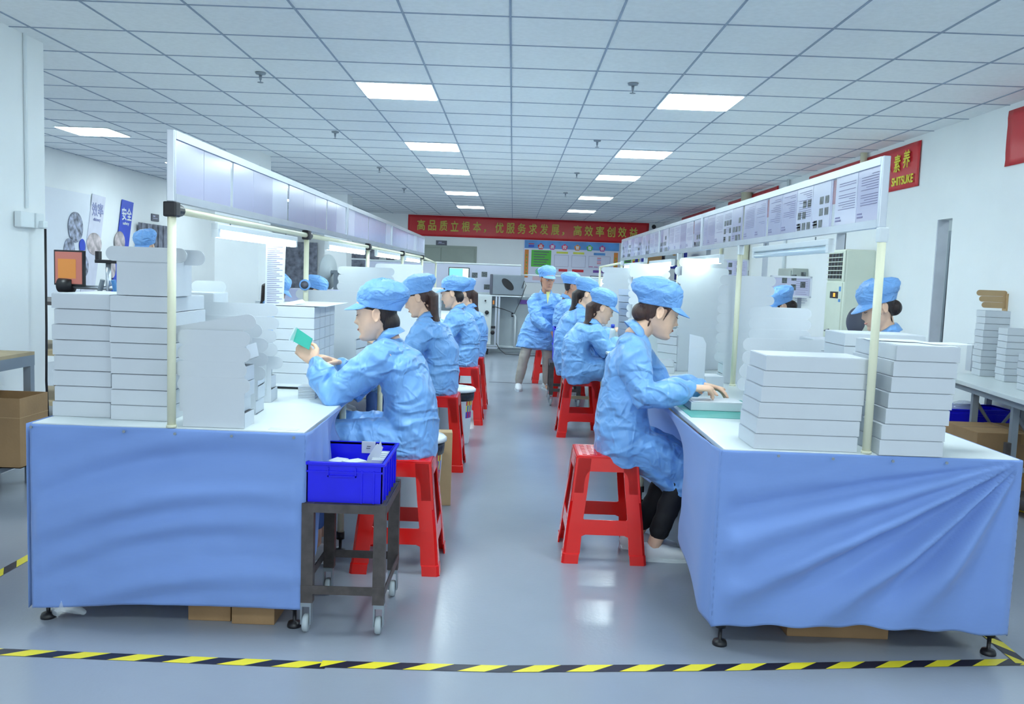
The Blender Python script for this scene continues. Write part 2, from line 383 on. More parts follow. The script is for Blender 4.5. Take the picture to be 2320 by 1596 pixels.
# banners
def banner(name, lab, p0, ux, W, H, lines, mats=('banner',), fold=.008):
    """p0 = top left as read; ux = reading direction"""
    ux = Vector(ux).normalized(); nz = ux.cross(Vector((0, 0, 1))); p0 = Vector(p0)
    t = empty(name, lab, 'banner', p0)
    bm = bmesh.new(); nx, nz_ = max(8, int(W/.08)), 8
    V = [[bm.verts.new(ux*(W*i/nx)-Vector((0, 0, H*j/nz_))+nz*(.012+fold*noise.noise(Vector((i*.35, j*.5, 3.1))))) for j in range(nz_+1)] for i in range(nx+1)]
    for i in range(nx):
        for j in range(nz_): bm.faces.new((V[i][j], V[i][j+1], V[i+1][j+1], V[i+1][j]))
    me = bpy.data.meshes.new('cloth'); bm.to_mesh(me); bm.free()
    o = link('cloth', me, t, mats, True); sd = o.modifiers.new('s', 'SOLIDIFY'); sd.thickness = .002
    for body, cx, cz, w_, h_, mt, bold in lines:
        mm = plane_mtx(ux*cx-Vector((0, 0, cz))+nz*(.012+fold+.006), ux, (0, 0, 1))
        text_mesh(body, .3, mm, .003, 'lettering', (mt,), t, w_, h_, bold)
    return t
chars = '高品质立根本，优服务求发展，高效率创效益。'
xs0, pitch = .42, .2857
lines = []
L = [('高', .19), ('品', .19), ('质', .19), ('立', .19), ('根', .2), ('本', .2), ('，', .05), ('优', .2), ('服', .2), ('务', .2), ('求', .2), ('发', .2), ('展', .2), ('，', .05), ('高', .2), ('效', .2), ('率', .2), ('创', .2), ('效', .2), ('益', .2), ('。', .08)]
for i, (c, w_) in enumerate(L):
    lines.append((c, .33+pitch*i*.985-(.08 if w_ < .1 else 0), .25 if w_ > .1 else .34, w_+.01, .265 if w_ > .1 else (.09 if c != '。' else .08), 'gold2', .012))
banner('red_banner', 'long red cloth banner with ochre Chinese slogan across the back wall', (-2.68, YB, 2.79), (1, 0, 0), 6.06, .52, lines)
banner('red_banner', 'red wall banner with yellow lettering ending in SHITSUKE, beside the right shelf', (XR, 11.22, 2.76), (0, -1, 0), 3.05, .42,
       [('素', 2.60, .16, .14, .17, 'gold', .01), ('养', 2.80, .14, .14, .17, 'gold', .01), ('SHITSUKE', 2.735, .335, .46, .085, 'gold', .016), ('、', 2.43, .2, .05, .06, 'gold', .01), ('I', 2.43, .33, .03, .08, 'gold', .012)])
banner('red_banner', 'plain red end of a wall banner cut by the right picture edge', (XR, 6.75, 2.76), (0, -1, 0), 1.6, .42, [])
banner('red_banner', 'red wall banner mostly hidden behind the right shelf middle', (XR, 15.4, 2.78), (0, -1, 0), 2.9, .42, [])
banner('red_banner', 'red wall banner farthest along the right wall', (XR, 19.6, 2.78), (0, -1, 0), 3.2, .42, [])
# right wall pipes and boxes
tag(MB().tube([(XR-.09, 13.9, 0), (XR-.09, 13.9, CZ)], .085, 20).build('drain_pipe', 'cream', smooth=True), 'thick cream pipe standing against the right wall', 'pipe')
tag(MB().tube([(XR-.03, 12.0, 1.0), (XR-.03, 12.0, CZ)], .02, 10).build('conduit', 'white', smooth=True), 'thin white conduit above the grey switch box', 'conduit')
tag(MB().tube([(XR-.05, 9.4, 2.45), (XR-.05, 9.4, CZ)], .035, 12).build('conduit', 'cream', smooth=True), 'short cream pipe end above the right shelf at the banner', 'conduit')
tag(MB().tube([(XR-.04, 15.6, .3), (XR-.04, 15.6, 2.7)], .03, 10).build('conduit', 'cream', smooth=True), 'yellowed cream pipe beside the grey cabinet', 'conduit')
sb = empty('switch_box', 'grey metal switch box on the right wall behind the document stand', 'box', (XR, 11.35, 1.42))
MB().box(-.2, 0, -.3, .3, -.17, .17, bev=.01).build('housing', 'greybox', sb)
MB().box(-.212, -.2, -.26, .26, -.14, .14, bev=.004).build('box_lid', 'greybox', sb)
tag(MB().box(XR-.03, XR, 8.98, 9.05, 2.0, 2.26).build('thermostat', 'signgrey'), 'narrow dark box on the right wall beside the shelf end', 'box')
cm = empty('camera_dome', 'small black security camera right of the long banner', 'camera', (3.49, YB, 2.7))
MB().tube([(0, 0, 0), (0, -.08, 0)], .02, 10).build('bracket', 'white', cm)
MB().ball((0, -.1, 0), .055).build('dome', 'black', cm, True)
# racks seen through the first door gap
rk = empty('equipment_rack', 'dark equipment rack glimpsed through the narrow door gap', 'rack', (4.9, 8.3, 0))
for sx in (-.35, .35):
    for sy in (-.8, .8): MB().box(sx-.02, sx+.02, sy-.02, sy+.02, 0, 2).build('post', 'steel', rk)
for z in (.4, .9, 1.4, 1.9): MB().box(-.35, .35, -.8, .8, z, z+.03).build('shelf', 'steel', rk)
for k, z in enumerate((.44, .94)): tag(MB().box(4.6, 5.2, 7.55+.1*k, 9.0, z, z+.4, bev=.02).build('instrument', 'black'), ['black instrument on the lower rack shelf beyond the door gap', 'black instrument on the middle rack shelf beyond the door gap'][k], 'instrument')
# quality board on back wall
qb = empty('notice_board', 'white quality notice board with blue header and coloured panels under the banner', 'notice board', (.25, YB, 0))
MB().box(0, 2.42, -.03, 0, 1.2, 2.27, bev=.004).build('board_panel', 'lilac_lt', qb)
MB().box(.02, 2.4, -.036, -.03, 2.06, 2.26).build('header_strip', 'posterblue', qb)
def pent(cx, cz, r, ch, mt):
    mm = plane_mtx((cx, -.037, cz), (1, 0, 0), (0, 0, 1)); m_ = MB()
    m_.prism([(r*math.sin(2*PI*k/5), r*math.cos(2*PI*k/5)) for k in range(5)], mm, .002)
    o = m_.build('pentagon', mt, qb)
    text_mesh(ch, .1, plane_mtx((cx, -.041, cz), (1, 0, 0), (0, 0, 1)), .002, 'lettering', ('white',), o, .095, .095, .004)
M['magenta'] = mat('magenta', (190, 70, 150), .5); M['pink'] = mat('pink', (226, 70, 120), .5); M['purple'] = mat('purple', (120, 80, 170), .5)
M['yel'] = mat('sign_yellow', (222, 226, 90), .5); M['redsign'] = mat('red_sign', (214, 40, 56), .5); M['mint'] = mat('mint', (130, 214, 176), .5); M['palepink'] = mat('palepink', (228, 196, 206), .5)
for (cx, ch, mt) in [(.43, '品', 'redsign'), (.72, '质', 'magenta'), (1.03, '控', 'pink'), (1.35, '管', 'orange'), (1.66, '看', 'green'), (1.98, '板', 'magenta')]: pent(cx, 2.11, .085, ch, mt)
MB().box(.12, .26, -.04, -.036, 2.16, 2.18).build('logo_bar', 'redsign', qb); MB().box(.12, .26, -.04, -.036, 2.09, 2.14).build('logo_bar', 'royal', qb)
def q(x0, x1, z0, z1, mt, n='panel', lines=0, lm='signgrey'):
    o = MB().box(x0, x1, -.036, -.03, z0, z1, bev=.002).build(n, mt, qb)
    if lines:
        m_ = MB()
        for k in range(lines): m_.box(x0+.06, x1-.06-.05*((k*7) % 3), -.039, -.036, z1-(k+.75)*(z1-z0)/(lines+.6)-.008, z1-(k+.75)*(z1-z0)/(lines+.6)+.014)
        m_.build('text_lines', lm, o)
for x0 in (.03, 2.28):
    o = MB().box(x0, x0+.1, -.036, -.03, 1.32, 2.02, bev=.01).build('side_strip', 'orange', qb)
    m_ = MB()
    for k in range(6):
        z = 1.88-.09*k; m_.box(x0+.035, x0+.07, -.039, -.036, z-.02, z-.008); m_.box(x0+.045, x0+.057, -.039, -.036, z-.03, z+.02); m_.box(x0+.03, x0+.075, -.039, -.036, z+.006, z+.014)
    m_.build('strip_glyphs', 'green', o)
q(.2, .7, 1.6, 2.02, 'green', 'green_notice', 6, 'signgrey')
q(.83, 1.12, 1.95, 2.0, 'yel', 'heading'); q(1.25, 1.53, 1.95, 2.0, 'yel', 'heading'); q(1.77, 2.06, 1.94, 2.0, 'posterblue', 'heading')
for x0, x1 in ((.78, 1.14), (1.22, 1.57), (1.65, 2.19)):
    m_ = MB()
    for a in ((x0, x1, 1.62, 1.626), (x0, x1, 1.91, 1.916), (x0, x0+.006, 1.62, 1.916), (x1-.006, x1, 1.62, 1.916)): m_.box(a[0], a[1], -.036, -.03, a[2], a[3])
    m_.build('outline', 'ink', qb)
for k in range(4): q(1.86, 1.96, 1.86-.045*k, 1.875-.045*k, ['redsign', 'purple', 'pink', 'redsign'][k], 'chart_bar')
for k in range(3): q(1.66+.13*k, 1.76+.13*k, 1.64, 1.655, 'magenta', 'chart_bar')
q(.9, 1.12, 1.5, 1.565, 'redsign', 'heading'); q(1.24, 1.53, 1.5, 1.565, 'redsign', 'heading'); q(1.77, 2.06, 1.5, 1.565, 'purple', 'heading')
m_ = MB(); m_.prism([((.1 if k % 2 else .075)*math.sin(2*PI*k/24), (.1 if k % 2 else .075)*math.cos(2*PI*k/24)) for k in range(24)], plane_mtx((.4, -.037, 1.48), (1, 0, 0), (0, 0, 1)), .003)
m_.build('starburst', 'mint', qb); q(.25, .48, 1.26, 1.36, 'palepink', 'faded_note')
# second board, right
nb = empty('notice_board', 'long notice board with green and yellow notices at the far right of the back wall', 'notice board', (2.75, YB, 0))
MB().box(0, .92, -.03, 0, 1.68, 2.1, bev=.004).build('board_panel', 'lilac_lt', nb)
MB().box(0, .92, -.036, -.03, 1.66, 1.69).build('board_edge', 'signgrey', nb)
for x0, mt in ((.05, 'green'), (.25, 'yel'), (.62, 'palepink')):
    o = MB().box(x0, x0+.17, -.036, -.03, 1.74, 1.98).build('notice', mt, nb)
    MB().box(x0+.02, x0+.15, -.039, -.036, 1.79, 1.83).build('text_lines', 'redsign' if mt != 'green' else 'signgrey', o)
# left wall posters
XW = XL+.004
def lposter(y0, y1, z0, z1, mt, lab): return tag(MB().box(XL, XL+.012, y0, y1, z0, z1, bev=.002).build('wall_poster', mt), lab, 'poster')
p = lposter(10.6, 12.55, .8, 2.3, 'nearwhite', 'large pale wall panel left of the slanted grey strip on the left wall')
def slant(y, mt, word, sub, lab, ink):
    t = empty('wall_strip', lab, 'poster', (XL+.014, y, 0))
    mm = plane_mtx((0, 0, 0), (0, 1, 0), (0, 0, 1))
    MB().prism([(-.62, .72), (-.22, .72), (.2, 2.3), (-.2, 2.32)], mm, .008).build('strip_panel', mt, t)
    text_mesh(word, .2, plane_mtx((.012, -.06, 2.1), (0, 1, 0), (0, 0, 1)), .003, 'lettering', (ink,), t, .34, .2, .008)
    text_mesh(sub, .1, plane_mtx((.012, -.09, 1.95), (0, 1, 0), (0, 0, 1)), .003, 'lettering', (ink,), t, .22, .06, .004)
M['greystrip'] = mat('grey_strip', (214, 216, 232), .5); M['wordgrey'] = mat('word_grey', (150, 156, 196), .5)
slant(12.8, 'greystrip', '效率', 'efficiency', 'slanted pale grey wall strip reading 效率 on the left wall', 'wordgrey')
slant(13.75, 'royal', '安全', 'safety', 'slanted royal blue wall strip reading 安全 on the left wall', 'white')
def disc(px, py, rx, rz, lab, mt='photo'):
    c = at(px, py, x=XL+.02)
    t = empty('round_picture', lab, 'picture', c, group='round pictures on the left wall')
    mm = plane_mtx((0, 0, 0), (0, 1, 0), (0, 0, 1))
    MB().prism([(rx*math.cos(2*PI*k/28), rz*math.sin(2*PI*k/28)) for k in range(28)], mm, .008).build('disc', mt, t)
M['pic1'] = mat('workshop_picture', (150, 156, 176), .4, var=.75, vscale=14); M['pic2'] = mat('warm_picture', (196, 184, 186), .4, var=.45, vscale=9)
for a in [(171, 515, .2, .21, 'largest round workshop picture, top left of the group'), (213, 553, .22, .16, 'round picture with orange band under the grey strip', 'pic2'), (157, 568, .14, .17, 'round workshop picture beside the monitor'),
          (187, 603, .16, .165, 'round workshop picture below the blue disc'), (165, 611, .07, .1, 'smallest round workshop picture near the monitor'), (186, 557, .08, .095, 'plain blue disc among the round pictures', 'royal'),
          (271, 548, .17, .16, 'round red and white picture at the foot of the blue strip', 'pic2'), (253, 608, .12, .15, 'round picture of people beside the tall white box', 'pic2')]:
    disc(a[0], a[1], a[2], a[3], a[4], a[5] if len(a) > 5 else 'pic1')
# ------------------------------------------------------------------ floor tape
tp = bpy.data.materials.new('hazard_tape'); tp.use_nodes = True; nt = tp.node_tree; b = nt.nodes['Principled BSDF']
uvn = nt.nodes.new('ShaderNodeUVMap'); wv = nt.nodes.new('ShaderNodeMath'); sp = nt.nodes.new('ShaderNodeSeparateXYZ')
nt.links.new(uvn.outputs[0], sp.inputs[0]); ad = nt.nodes.new('ShaderNodeMath'); ad.operation = 'ADD'
nt.links.new(sp.outputs[0], ad.inputs[0]); nt.links.new(sp.outputs[1], ad.inputs[1])
wv.operation = 'FRACT'; nt.links.new(ad.outputs[0], wv.inputs[0])
rr = ramp(nt, wv.outputs[0], [(0, lin((34, 34, 52))), (.5, lin((240, 222, 52)))]); rr.node.color_ramp.interpolation = 'CONSTANT'
nt.links.new(rr, b.inputs['Base Color']); b.inputs['Roughness'].default_value = .35
M['tape'] = tp
def tape(pts, wdt, lab, period=.19, z=.0015, slope=.45):
    bm = bmesh.new(); uv = bm.loops.layers.uv.new('UVMap'); pts = [Vector((*p, z)) for p in pts]; s = 0; rows = []
    for i, p in enumerate(pts):
        t = (pts[min(i+1, len(pts)-1)]-pts[max(i-1, 0)]).normalized(); n_ = Vector((-t.y, t.x, 0))*wdt/2
        if i: s += (p-pts[i-1]).length
        rows.append((bm.verts.new(p-n_), bm.verts.new(p+n_), s/period))
    for a, c in zip(rows, rows[1:]):
        f = bm.faces.new((a[0], c[0], c[1], a[1]))
        for l, u in zip(f.loops, ((a[2], 0), (c[2], 0), (c[2], -slope), (a[2], -slope))): l[uv].uv = u
    me = bpy.data.meshes.new('tape'); bm.to_mesh(me); bm.free()
    return tag(link('floor_tape', me, None, ('tape',)), lab, 'floor tape')
tape([(-2.4, 2.95), (-1.75, 2.92), (-.6, 2.905)], .052, 'black and yellow floor tape before the left bench, left length')
tape([(-.62, 2.915), (0, 2.925), (.75, 2.993), (2.6, 3.21)], .052, 'black and yellow floor tape running from the aisle past the right bench front', z=.002)
tape([(1.955, 3.12), (1.975, 3.5), (2.02, 5.2)], .05, 'black and yellow floor tape going back beside the right bench', z=.0025)
tape([(-2.19, 2.9), (-2.19, 3.675), (-2.17, 4.3), (-2.13, 9)], .05, 'black and yellow floor tape going back beside the left bench')
tape([(3.3, 5.2), (3.235, 5.75)], .04, 'short black and yellow floor tape by the stacked cartons')
tag(MB().box(-.25, .9, 10.98, 11.02, 0, .003).build('floor_strip', 'signgrey'), 'thin dark strip across the aisle floor by the standing man', 'floor strip')

# ------------------------------------------------------------------ benches
def bench(lab, x0, x1, y0, y1, px, posts, endx, endy, jm='black', rails=True):
    t = empty('workbench', lab, 'workbench', (0, 0, 0))
    MB().box(x0, x1, y0, y1, .745, .765, bev=.004).build('tabletop', 'worktop', t)
    for y in posts:
        o = MB().tube([(px, y, .765), (px, y, 1.575)], .0155, 14).build('post', 'cream', t, True)
        MB().tube([(px, y, .765), (px, y, .775)], .019, 14).build('post_foot', 'cream', o, True)
        e_ = .024 if rails else .018; j = MB(); j.box(px-e_, px+e_, y-e_, y+e_, 1.545, 1.6, bev=.006)
        if rails: j.tube([(px, y+.02, 1.572), (px, y+.075, 1.572)], .022, 14)
        j.build('pipe_joint', jm, o)
    for a, c in (zip(posts, posts[1:]) if rails else ()): MB().tube([(px, a+.07, 1.572), (px, c-.024, 1.572)], .0145, 12).build('rail', 'cream', t, True)
    MB().tube([(px, posts[-1], 1.572), (endx, endy, 1.52)], .0145, 10).build('rail', 'cream', t, True)
    MB().tube([(endx, endy, .765), (endx, endy, 1.52)], .0145, 10).build('post', 'cream', t, True)
    sy = [y0+.035]+([y0+.92] if rails else [])+[y0+2.1, y0+3.4, y0+4.7, y1-1.5, y1-.05]
    for y in sy:
        for x in (x0+.035, x1-.035):
            o = MB().tube([(x, y, .09), (x, y, .745)], .016, 12).build('leg', 'cream', t, True)
            MB().lathe([(0, .105), (.02, .105), (.02, .07), (.008, .068), (.007, .022), (.024, .018), (.028, .008), (.028, 0), (0, 0)], 16, (x, y, 0)).build('levelling_foot', 'black', o, True)
        MB().tube([(x0+.05, y+.03, .2), (x1-.05, y+.03, .2)], .014, 10).build('crossbar', 'cream', t, True)
    return t
LX0, LX1, LY = -1.775, -.757, 3.195
RX0, RX1, RY = .806, 1.905, 3.165
PLX, PRX = -1.255, 1.339
bl = bench('long white-topped workbench left of the aisle with cream pipe uprights', LX0, LX1, LY, 13.9, PLX, [3.2, 5.28, 7.51, 9.85, 12.0], PLX, 14.15)
brr = bench('long white-topped workbench right of the aisle with cream pipe uprights', RX0, RX1, RY, 12.8, PRX, [3.18, 5.15, 7.03, 8.82, 10.74], 1.16, 11.6, 'white', False)
# skirts
def skirt_mesh(p0, p1, z1, zb, fn, nx, nz, nrm, mb):
    p0, p1 = Vector(p0), Vector(p1); bm = mb.bm; V = []
    for i in range(nx+1):
        u = i/nx; r = []
        for j in range(nz+1):
            v = j/nz; z = z1+(zb(u)-z1)*v
            q_ = p0.lerp(p1, u); r.append(bm.verts.new(Vector((q_.x, q_.y, z))+Vector(nrm)*fn(u, v)))
        V.append(r)
    for i in range(nx):
        for j in range(nz): bm.faces.new((V[i][j], V[i+1][j], V[i+1][j+1], V[i][j+1]))
def sclothmat(name, rgb):
    mt = mat(name, rgb, .75, var=.03, vscale=3, sheen=.2); nt = mt.node_tree; b = nt.nodes['Principled BSDF']
    tc = nt.nodes.new('ShaderNodeTexCoord'); wv = nt.nodes.new('ShaderNodeTexWave'); wv.bands_direction = 'Z'
    wv.inputs['Scale'].default_value = 60; wv.inputs['Distortion'].default_value = .6; wv.inputs['Detail Scale'].default_value = 3
    nt.links.new(tc.outputs['Object'], wv.inputs['Vector'])
    bp = nt.nodes.new('ShaderNodeBump'); bp.inputs['Strength'].default_value = .06; bp.inputs['Distance'].default_value = .002
    nt.links.new(wv.outputs[0], bp.inputs['Height']); nt.links.new(bp.outputs[0], b.inputs['Normal']); return mt
M['skirt'] = sclothmat('skirt_blue', (120, 152, 214))
def folds(u, v, c, amp, seed, ang):
    """soft drapery folds fanning out from the corner c=(u,v)"""
    du, dv = u-c[0], v-c[1]; r = math.hypot(du*1.5, dv)+.02; th = math.atan2(dv, du*1.5)
    s = 0
    for a, wd, am in ang: s += am*math.exp(-((th-a)/wd)**2)
    return amp*s*min(1, r*1.4)*math.exp(-r*.3)+.004*noise.noise(Vector((u*4+seed, v*7, seed)))+.002*noise.noise(Vector((u*14+v*9, v*22, seed)))
ANR = [(2.62, .05, .8), (2.50, .07, -.9), (2.36, .05, .9), (2.22, .06, -.8), (2.08, .08, .8), (2.8, .06, .5), (2.9, .05, -.5), (1.85, .09, -.4)]
def sm_(t): t = max(0, min(1, t)); return t*t*(3-2*t)
def fr(u, v): return sm_(u/.06)*sm_((1-u)/.03+.0)*max(-.012, (1-.72*sm_((v-.55)/.45))*folds(u, v, (1, 0), .085, 1.5, ANR)+.020*math.sin(v*2.6))+.003*math.sin(v*34+1)*math.exp(-((u-.07)/.05)**2)*(1-v)
def fl(u, v):
    ph = (v+.13*math.sin(u*2.6+.3)+u*.16)*13; s = (.020*math.sin(ph)+.012*math.sin(ph*1.9+2*u)+.008*math.sin(ph*3.1+u*5))*(.35+min(u, 1-u)*1.3)*(1-abs(v-.45)*1.0)
    return sm_(u/.04)*sm_((1-u)/.04)*(s+.014*math.sin(v*3))+.0+.003*noise.noise(Vector((u*5, v*12, 4)))+.003*noise.noise(Vector((u*14, v*8, 9)))
def pins(t, pts, nrm):
    for p_ in pts:
        o = MB().tube([p_, Vector(p_)+Vector(nrm)*.004], .0055, 10).build('pin', 'steel', t)
mr = MB()
skirt_mesh((RX0-.012, RY-.012, 0), (RX1+.008, RY-.006, 0), .763, lambda u: .088+.022*math.sin(u*PI*.95)+.004*math.sin(u*40), fr, 110, 70, (0, -1, 0), mr)
mr.build('x', 'skirt') if False else None
def side_r(u, v):
    return -.21*math.exp(-((u-.31)/.085)**2)*sm_(v/.35)+sm_(u/.03)*(.012+.035*v*math.sin(u*9+.6)*(.3+u)+.02*math.sin(u*23+v*2)*v*(1-.3*u)+.006*noise.noise(Vector((u*9, v*6, 2)))+.01*math.sin(u*6)*(1-v))
skirt_mesh((RX0-.012, RY-.012, 0), (RX0-.012, 6.9, 0), .763, lambda u: .088+.12*min(1, u*5)+.02*math.sin(u*17), side_r, 120, 50, (-1, 0, 0), mr)
skirt_mesh((RX1+.008, RY-.006, 0), (RX1+.008, 6.9, 0), .763, lambda u: .09, lambda u, v: .015*math.sin(u*20)*v-.0, 50, 20, (1, 0, 0), mr)
bmesh.ops.remove_doubles(mr.bm, verts=mr.bm.verts, dist=.0035)
o = mr.build('table_skirt', 'skirt', None, True); o.modifiers.new('s', 'SOLIDIFY').thickness = .0015
tag(o, 'blue cloth skirt pinned around the right workbench with long diagonal folds', 'table skirt')
pins(o, [(1.0, RY-.028, .752), (1.2, RY-.03, .749), (1.42, RY-.03, .748), (1.62, RY-.026, .748)], (0, -1, 0))
ml = MB()
skirt_mesh((LX0-.0, LY-.012, 0), (LX1+.006, LY-.012, 0), .763, lambda u: .055+.03*u**.7+.012*math.sin(u*PI), fl, 110, 70, (0, -1, 0), ml)
def side_l(u, v): return sm_(u/.1)*(.01+.05*math.sin(v*PI*.8)*math.sin(u*5+.4)*u+.012*math.sin(u*30+v*3)*v)
skirt_mesh((LX1+.006, LY-.012, 0), (LX1+.006, 3.86, 0), .763, lambda u: .1+.42*min(1, u*2.6)+.09*u, side_l, 40, 40, (1, 0, 0), ml)
skirt_mesh((LX0, LY-.012, 0), (LX0, 6.9, 0), .763, lambda u: .055+.1*min(1, u*4), lambda u, v: .015+.012*math.sin(u*20)*v, 50, 20, (-1, 0, 0), ml)
bmesh.ops.remove_doubles(ml.bm, verts=ml.bm.verts, dist=.0035)
o = ml.build('table_skirt', 'skirt', None, True); o.modifiers.new('s', 'SOLIDIFY').thickness = .0015
tag(o, 'blue cloth skirt pinned around the left workbench with shallow level folds', 'table skirt')
pins(o, [(-1.765, LY-.022, .752), (-1.42, LY-.024, .748), (-1.23, LY-.026, .747), (-1.02, LY-.026, .746), (-.79, LY-.022, .748)], (0, -1, 0))
# cartons under the benches
def carton(name, lab, x0, x1, y0, y1, z0, z1, rz=0, mt='brown', tape_=True, cat='cardboard box', open_=False):
    t = empty(name, lab, cat, ((x0+x1)/2, (y0+y1)/2, z0), rz); hx, hy, h = (x1-x0)/2, (y1-y0)/2, z1-z0
    if open_:
        th = .005; m_ = MB(); m_.box(-hx, hx, -hy, hy, 0, th)
        m_.box(-hx, hx, -hy, -hy+th, 0, h); m_.box(-hx, hx, hy-th, hy, 0, h); m_.box(-hx, -hx+th, -hy+th, hy-th, 0, h); m_.box(hx-th, hx, -hy+th, hy-th, 0, h)
        m_.build('carton_body', mt, t)
        MB().box(-hx-.0015, hx+.0015, -hy-.0015, hy+.0015, h*.72, h*.725).build('crease', 'brown_lt', t)
        MB().box(hx, hx+.001, -.04, .04, .01, h*.22).build('packing_tape', 'tape_tan', t)
    else:
        MB().box(-hx, hx, -hy, hy, 0, h, bev=.004).build('carton_body', mt, t)
        if tape_:
            m_ = MB(); m_.box(-.03, .03, -hy-.001, hy+.001, h, h+.001); m_.box(-.03, .03, -hy-.0015, -hy-.0005, h*.72, h); m_.build('packing_tape', 'tape_tan', t)
            MB().box(-hx+.002, hx-.002, -.0015, .0015, h+.0005, h+.0012).build('flap_seam', 'signgrey', t)
    return t
carton('cardboard_box', 'brown carton under the left bench front, left of the pair', -1.21, -1.045, 3.25, 3.6, 0, .3)
carton('cardboard_box', 'brown carton under the left bench front, right of the pair', -1.035, -.87, 3.23, 3.6, 0, .3)
carton('cardboard_box', 'brown carton under the right bench front', 1.13, 1.53, 3.3, 3.7, 0, .3)
tag(MB().tube([(-1.7, 3.22, .03), (-1.66, 3.2, .07), (-1.6, 3.22, .03)], [.02, .035, .012], 9, round_=True).build('plastic_wrap', 'film', smooth=True), 'scrap of clear plastic by the left foot of the left bench', 'plastic')

# ------------------------------------------------------------------ document boards
def board(lab, x, segs, face, y0, y1, z0, z1, docs, grp=None):
    t = empty('document_board', lab, 'document board', (x, 0, 0), group=grp)
    fw = .022
    f = MB(); f.box(-.0135, .0135, y0+fw, y1-fw, z0, z0+.03); f.box(-.0135, .0135, y0+fw, y1-fw, z1-.03, z1)
    f.box(-.014, .014, y0, y0+fw, z0, z1, bev=.003); f.box(-.014, .014, y1-fw, y1, z0, z1, bev=.003)
    f.build('frame', 'alu', t)
    MB().box(-.003, .003, y0+fw, y1-fw, z0+.03, z1-.03).build('clear_sheet', 'film', t)
    n = len(segs); 
    for (a, b_, kind) in segs:
        s_ = face; m_ = MB(); m_.box(min(s_*.004, s_*.006), max(s_*.004, s_*.006), a, b_, z0+.028, z1-.028)
        if kind:
            r = random.Random(int(a*100)); xx = s_*.0068; xa, xb = min(xx, xx+s_*.0006), max(xx, xx+s_*.0006)
            zt = z1-.05; k = 0
            if 't' in kind:
                while zt > z0+.085:
                    L_ = (b_-a)*(.85 if r.random() > .3 else r.uniform(.35, .7))
                    if r.random() > .12: m_.box(xa, xb, a+(b_-a)*.07, a+(b_-a)*.07+L_-.02, zt-.0022, zt, 1)
                    zt -= .0095
            if 'p' in kind:
                for z_ in (z0+.05, z0+.1, z0+.15):
                    for q_ in range(3):
                        if r.random() > .35: yy = a+(b_-a)*(.08+.3*q_); m_.box(xa, xb, yy, yy+(b_-a)*.2, z_-.016, z_+.016, 2)
            m_.box(xa, xb, a+(b_-a)*.68, b_-.012, z0+.045, z0+.052, 1); m_.box(xa, xb, a+(b_-a)*.72, b_-.012, z0+.058, z0+.064, 1)
        m_.build('paper', (random.Random(int(a*77)).choice(['lilac', 'lilac', 'lilac_lt']), 'ink', 'photo'), t)
    return t
def cuts(y0, y1, ws, kinds, gapat=()):
    out = []; y = y0; i = 0
    while y < y1-.06:
        w_ = ws[i % len(ws)]; b_ = min(y+w_, y1)
        out.append((y+.002, b_-.002, kinds[i % len(kinds)])); y = b_
        if i in gapat: y += .035
        i += 1
    return out
board('aluminium board of blank lilac sheets above the left bench, nearest', PLX, cuts(3.215, 6.46, [.297, .33], [''], (1, 4, 7)), 1, 3.185, 6.5, 1.6, 1.858, 0, 'left bench boards')
board('aluminium board of blank lilac sheets above the left bench, middle', PLX, cuts(6.53, 8.87, [.3, .34], [''], (2, 5)), 1, 6.505, 8.9, 1.6, 1.858, 0, 'left bench boards')
board('aluminium board of blank lilac sheets above the left bench, farthest', PLX, cuts(8.93, 12.1, [.3, .34], [''], (3, 6)), 1, 8.905, 12.14, 1.6, 1.858, 0, 'left bench boards')
board('aluminium board of printed sheets above the right bench, nearest', PRX, cuts(3.215, 6.16, [.21, .23, .02, .22, .22, .23, .22, .012], ['t', 't', '', 'p', 'pt', 't', 't', ''], (1, 6, 9)), -1, 3.185, 6.2, 1.6, 1.858, 0, 'right bench boards')
board('aluminium board of printed sheets above the right bench, middle', PRX, cuts(6.24, 7.96, [.24, .26], ['pt', 't', 't', 't', 't', 'p'], (0, 4)), -1, 6.205, 8.0, 1.6, 1.858, 0, 'right bench boards')
board('aluminium board of printed sheets above the right bench, farthest', PRX, cuts(8.04, 10.7, [.26, .27], ['t', 't', 'p', 't', 'pt'], (3, 7)), -1, 8.005, 10.75, 1.6, 1.858, 0, 'right bench boards')

# ------------------------------------------------------------------ fluorescent tubes
TUB = emat('tube_glow', (232, 255, 250), TUBE_E); M['tube_off'] = mat('unlit_tube', (214, 232, 244), .15, var=.02)
def tube(lab, x, y0, y1, z, on=True):
    t = empty('tube_light', lab, 'tube light', (x, y0, z), group='tube lights under the boards' if on else None)
    MB().box(-.016, .016, 0, y1-y0, .018, .045, bev=.004).build('batten', 'white', t)
    MB().tube([(0, .03, 0), (0, y1-y0-.03, 0)], .0155, 14, round_=True).build('lamp_tube', TUB if on else 'tube_off', t, True)
    MB().box(-.014, .014, 0, .03, -.014, .02).build('end_cap', 'white', t); MB().box(-.014, .014, y1-y0-.03, y1-y0, -.014, .02).build('end_cap', 'white', t)
    for yy in (.2, y1-y0-.2): MB().tube([(0, yy, .045), (0, yy, 1.558-z if z < 1.53 else .06)], .003, 6).build('hanger', 'steel', t)
for n_, (a, c, z) in zip(['nearest', 'second', 'third', 'fourth'], [(3.66, 5.0, 1.505), (5.85, 7.3, 1.515), (7.95, 9.55, 1.515), (10.1, 11.6, 1.51)]):
    tube(n_+' glowing tube light under the left board rail', PLX+.0, a, c, z)
tube('unlit tube light with clear cover under the near end of the right board', PRX, 3.68, 4.84, 1.535, False)
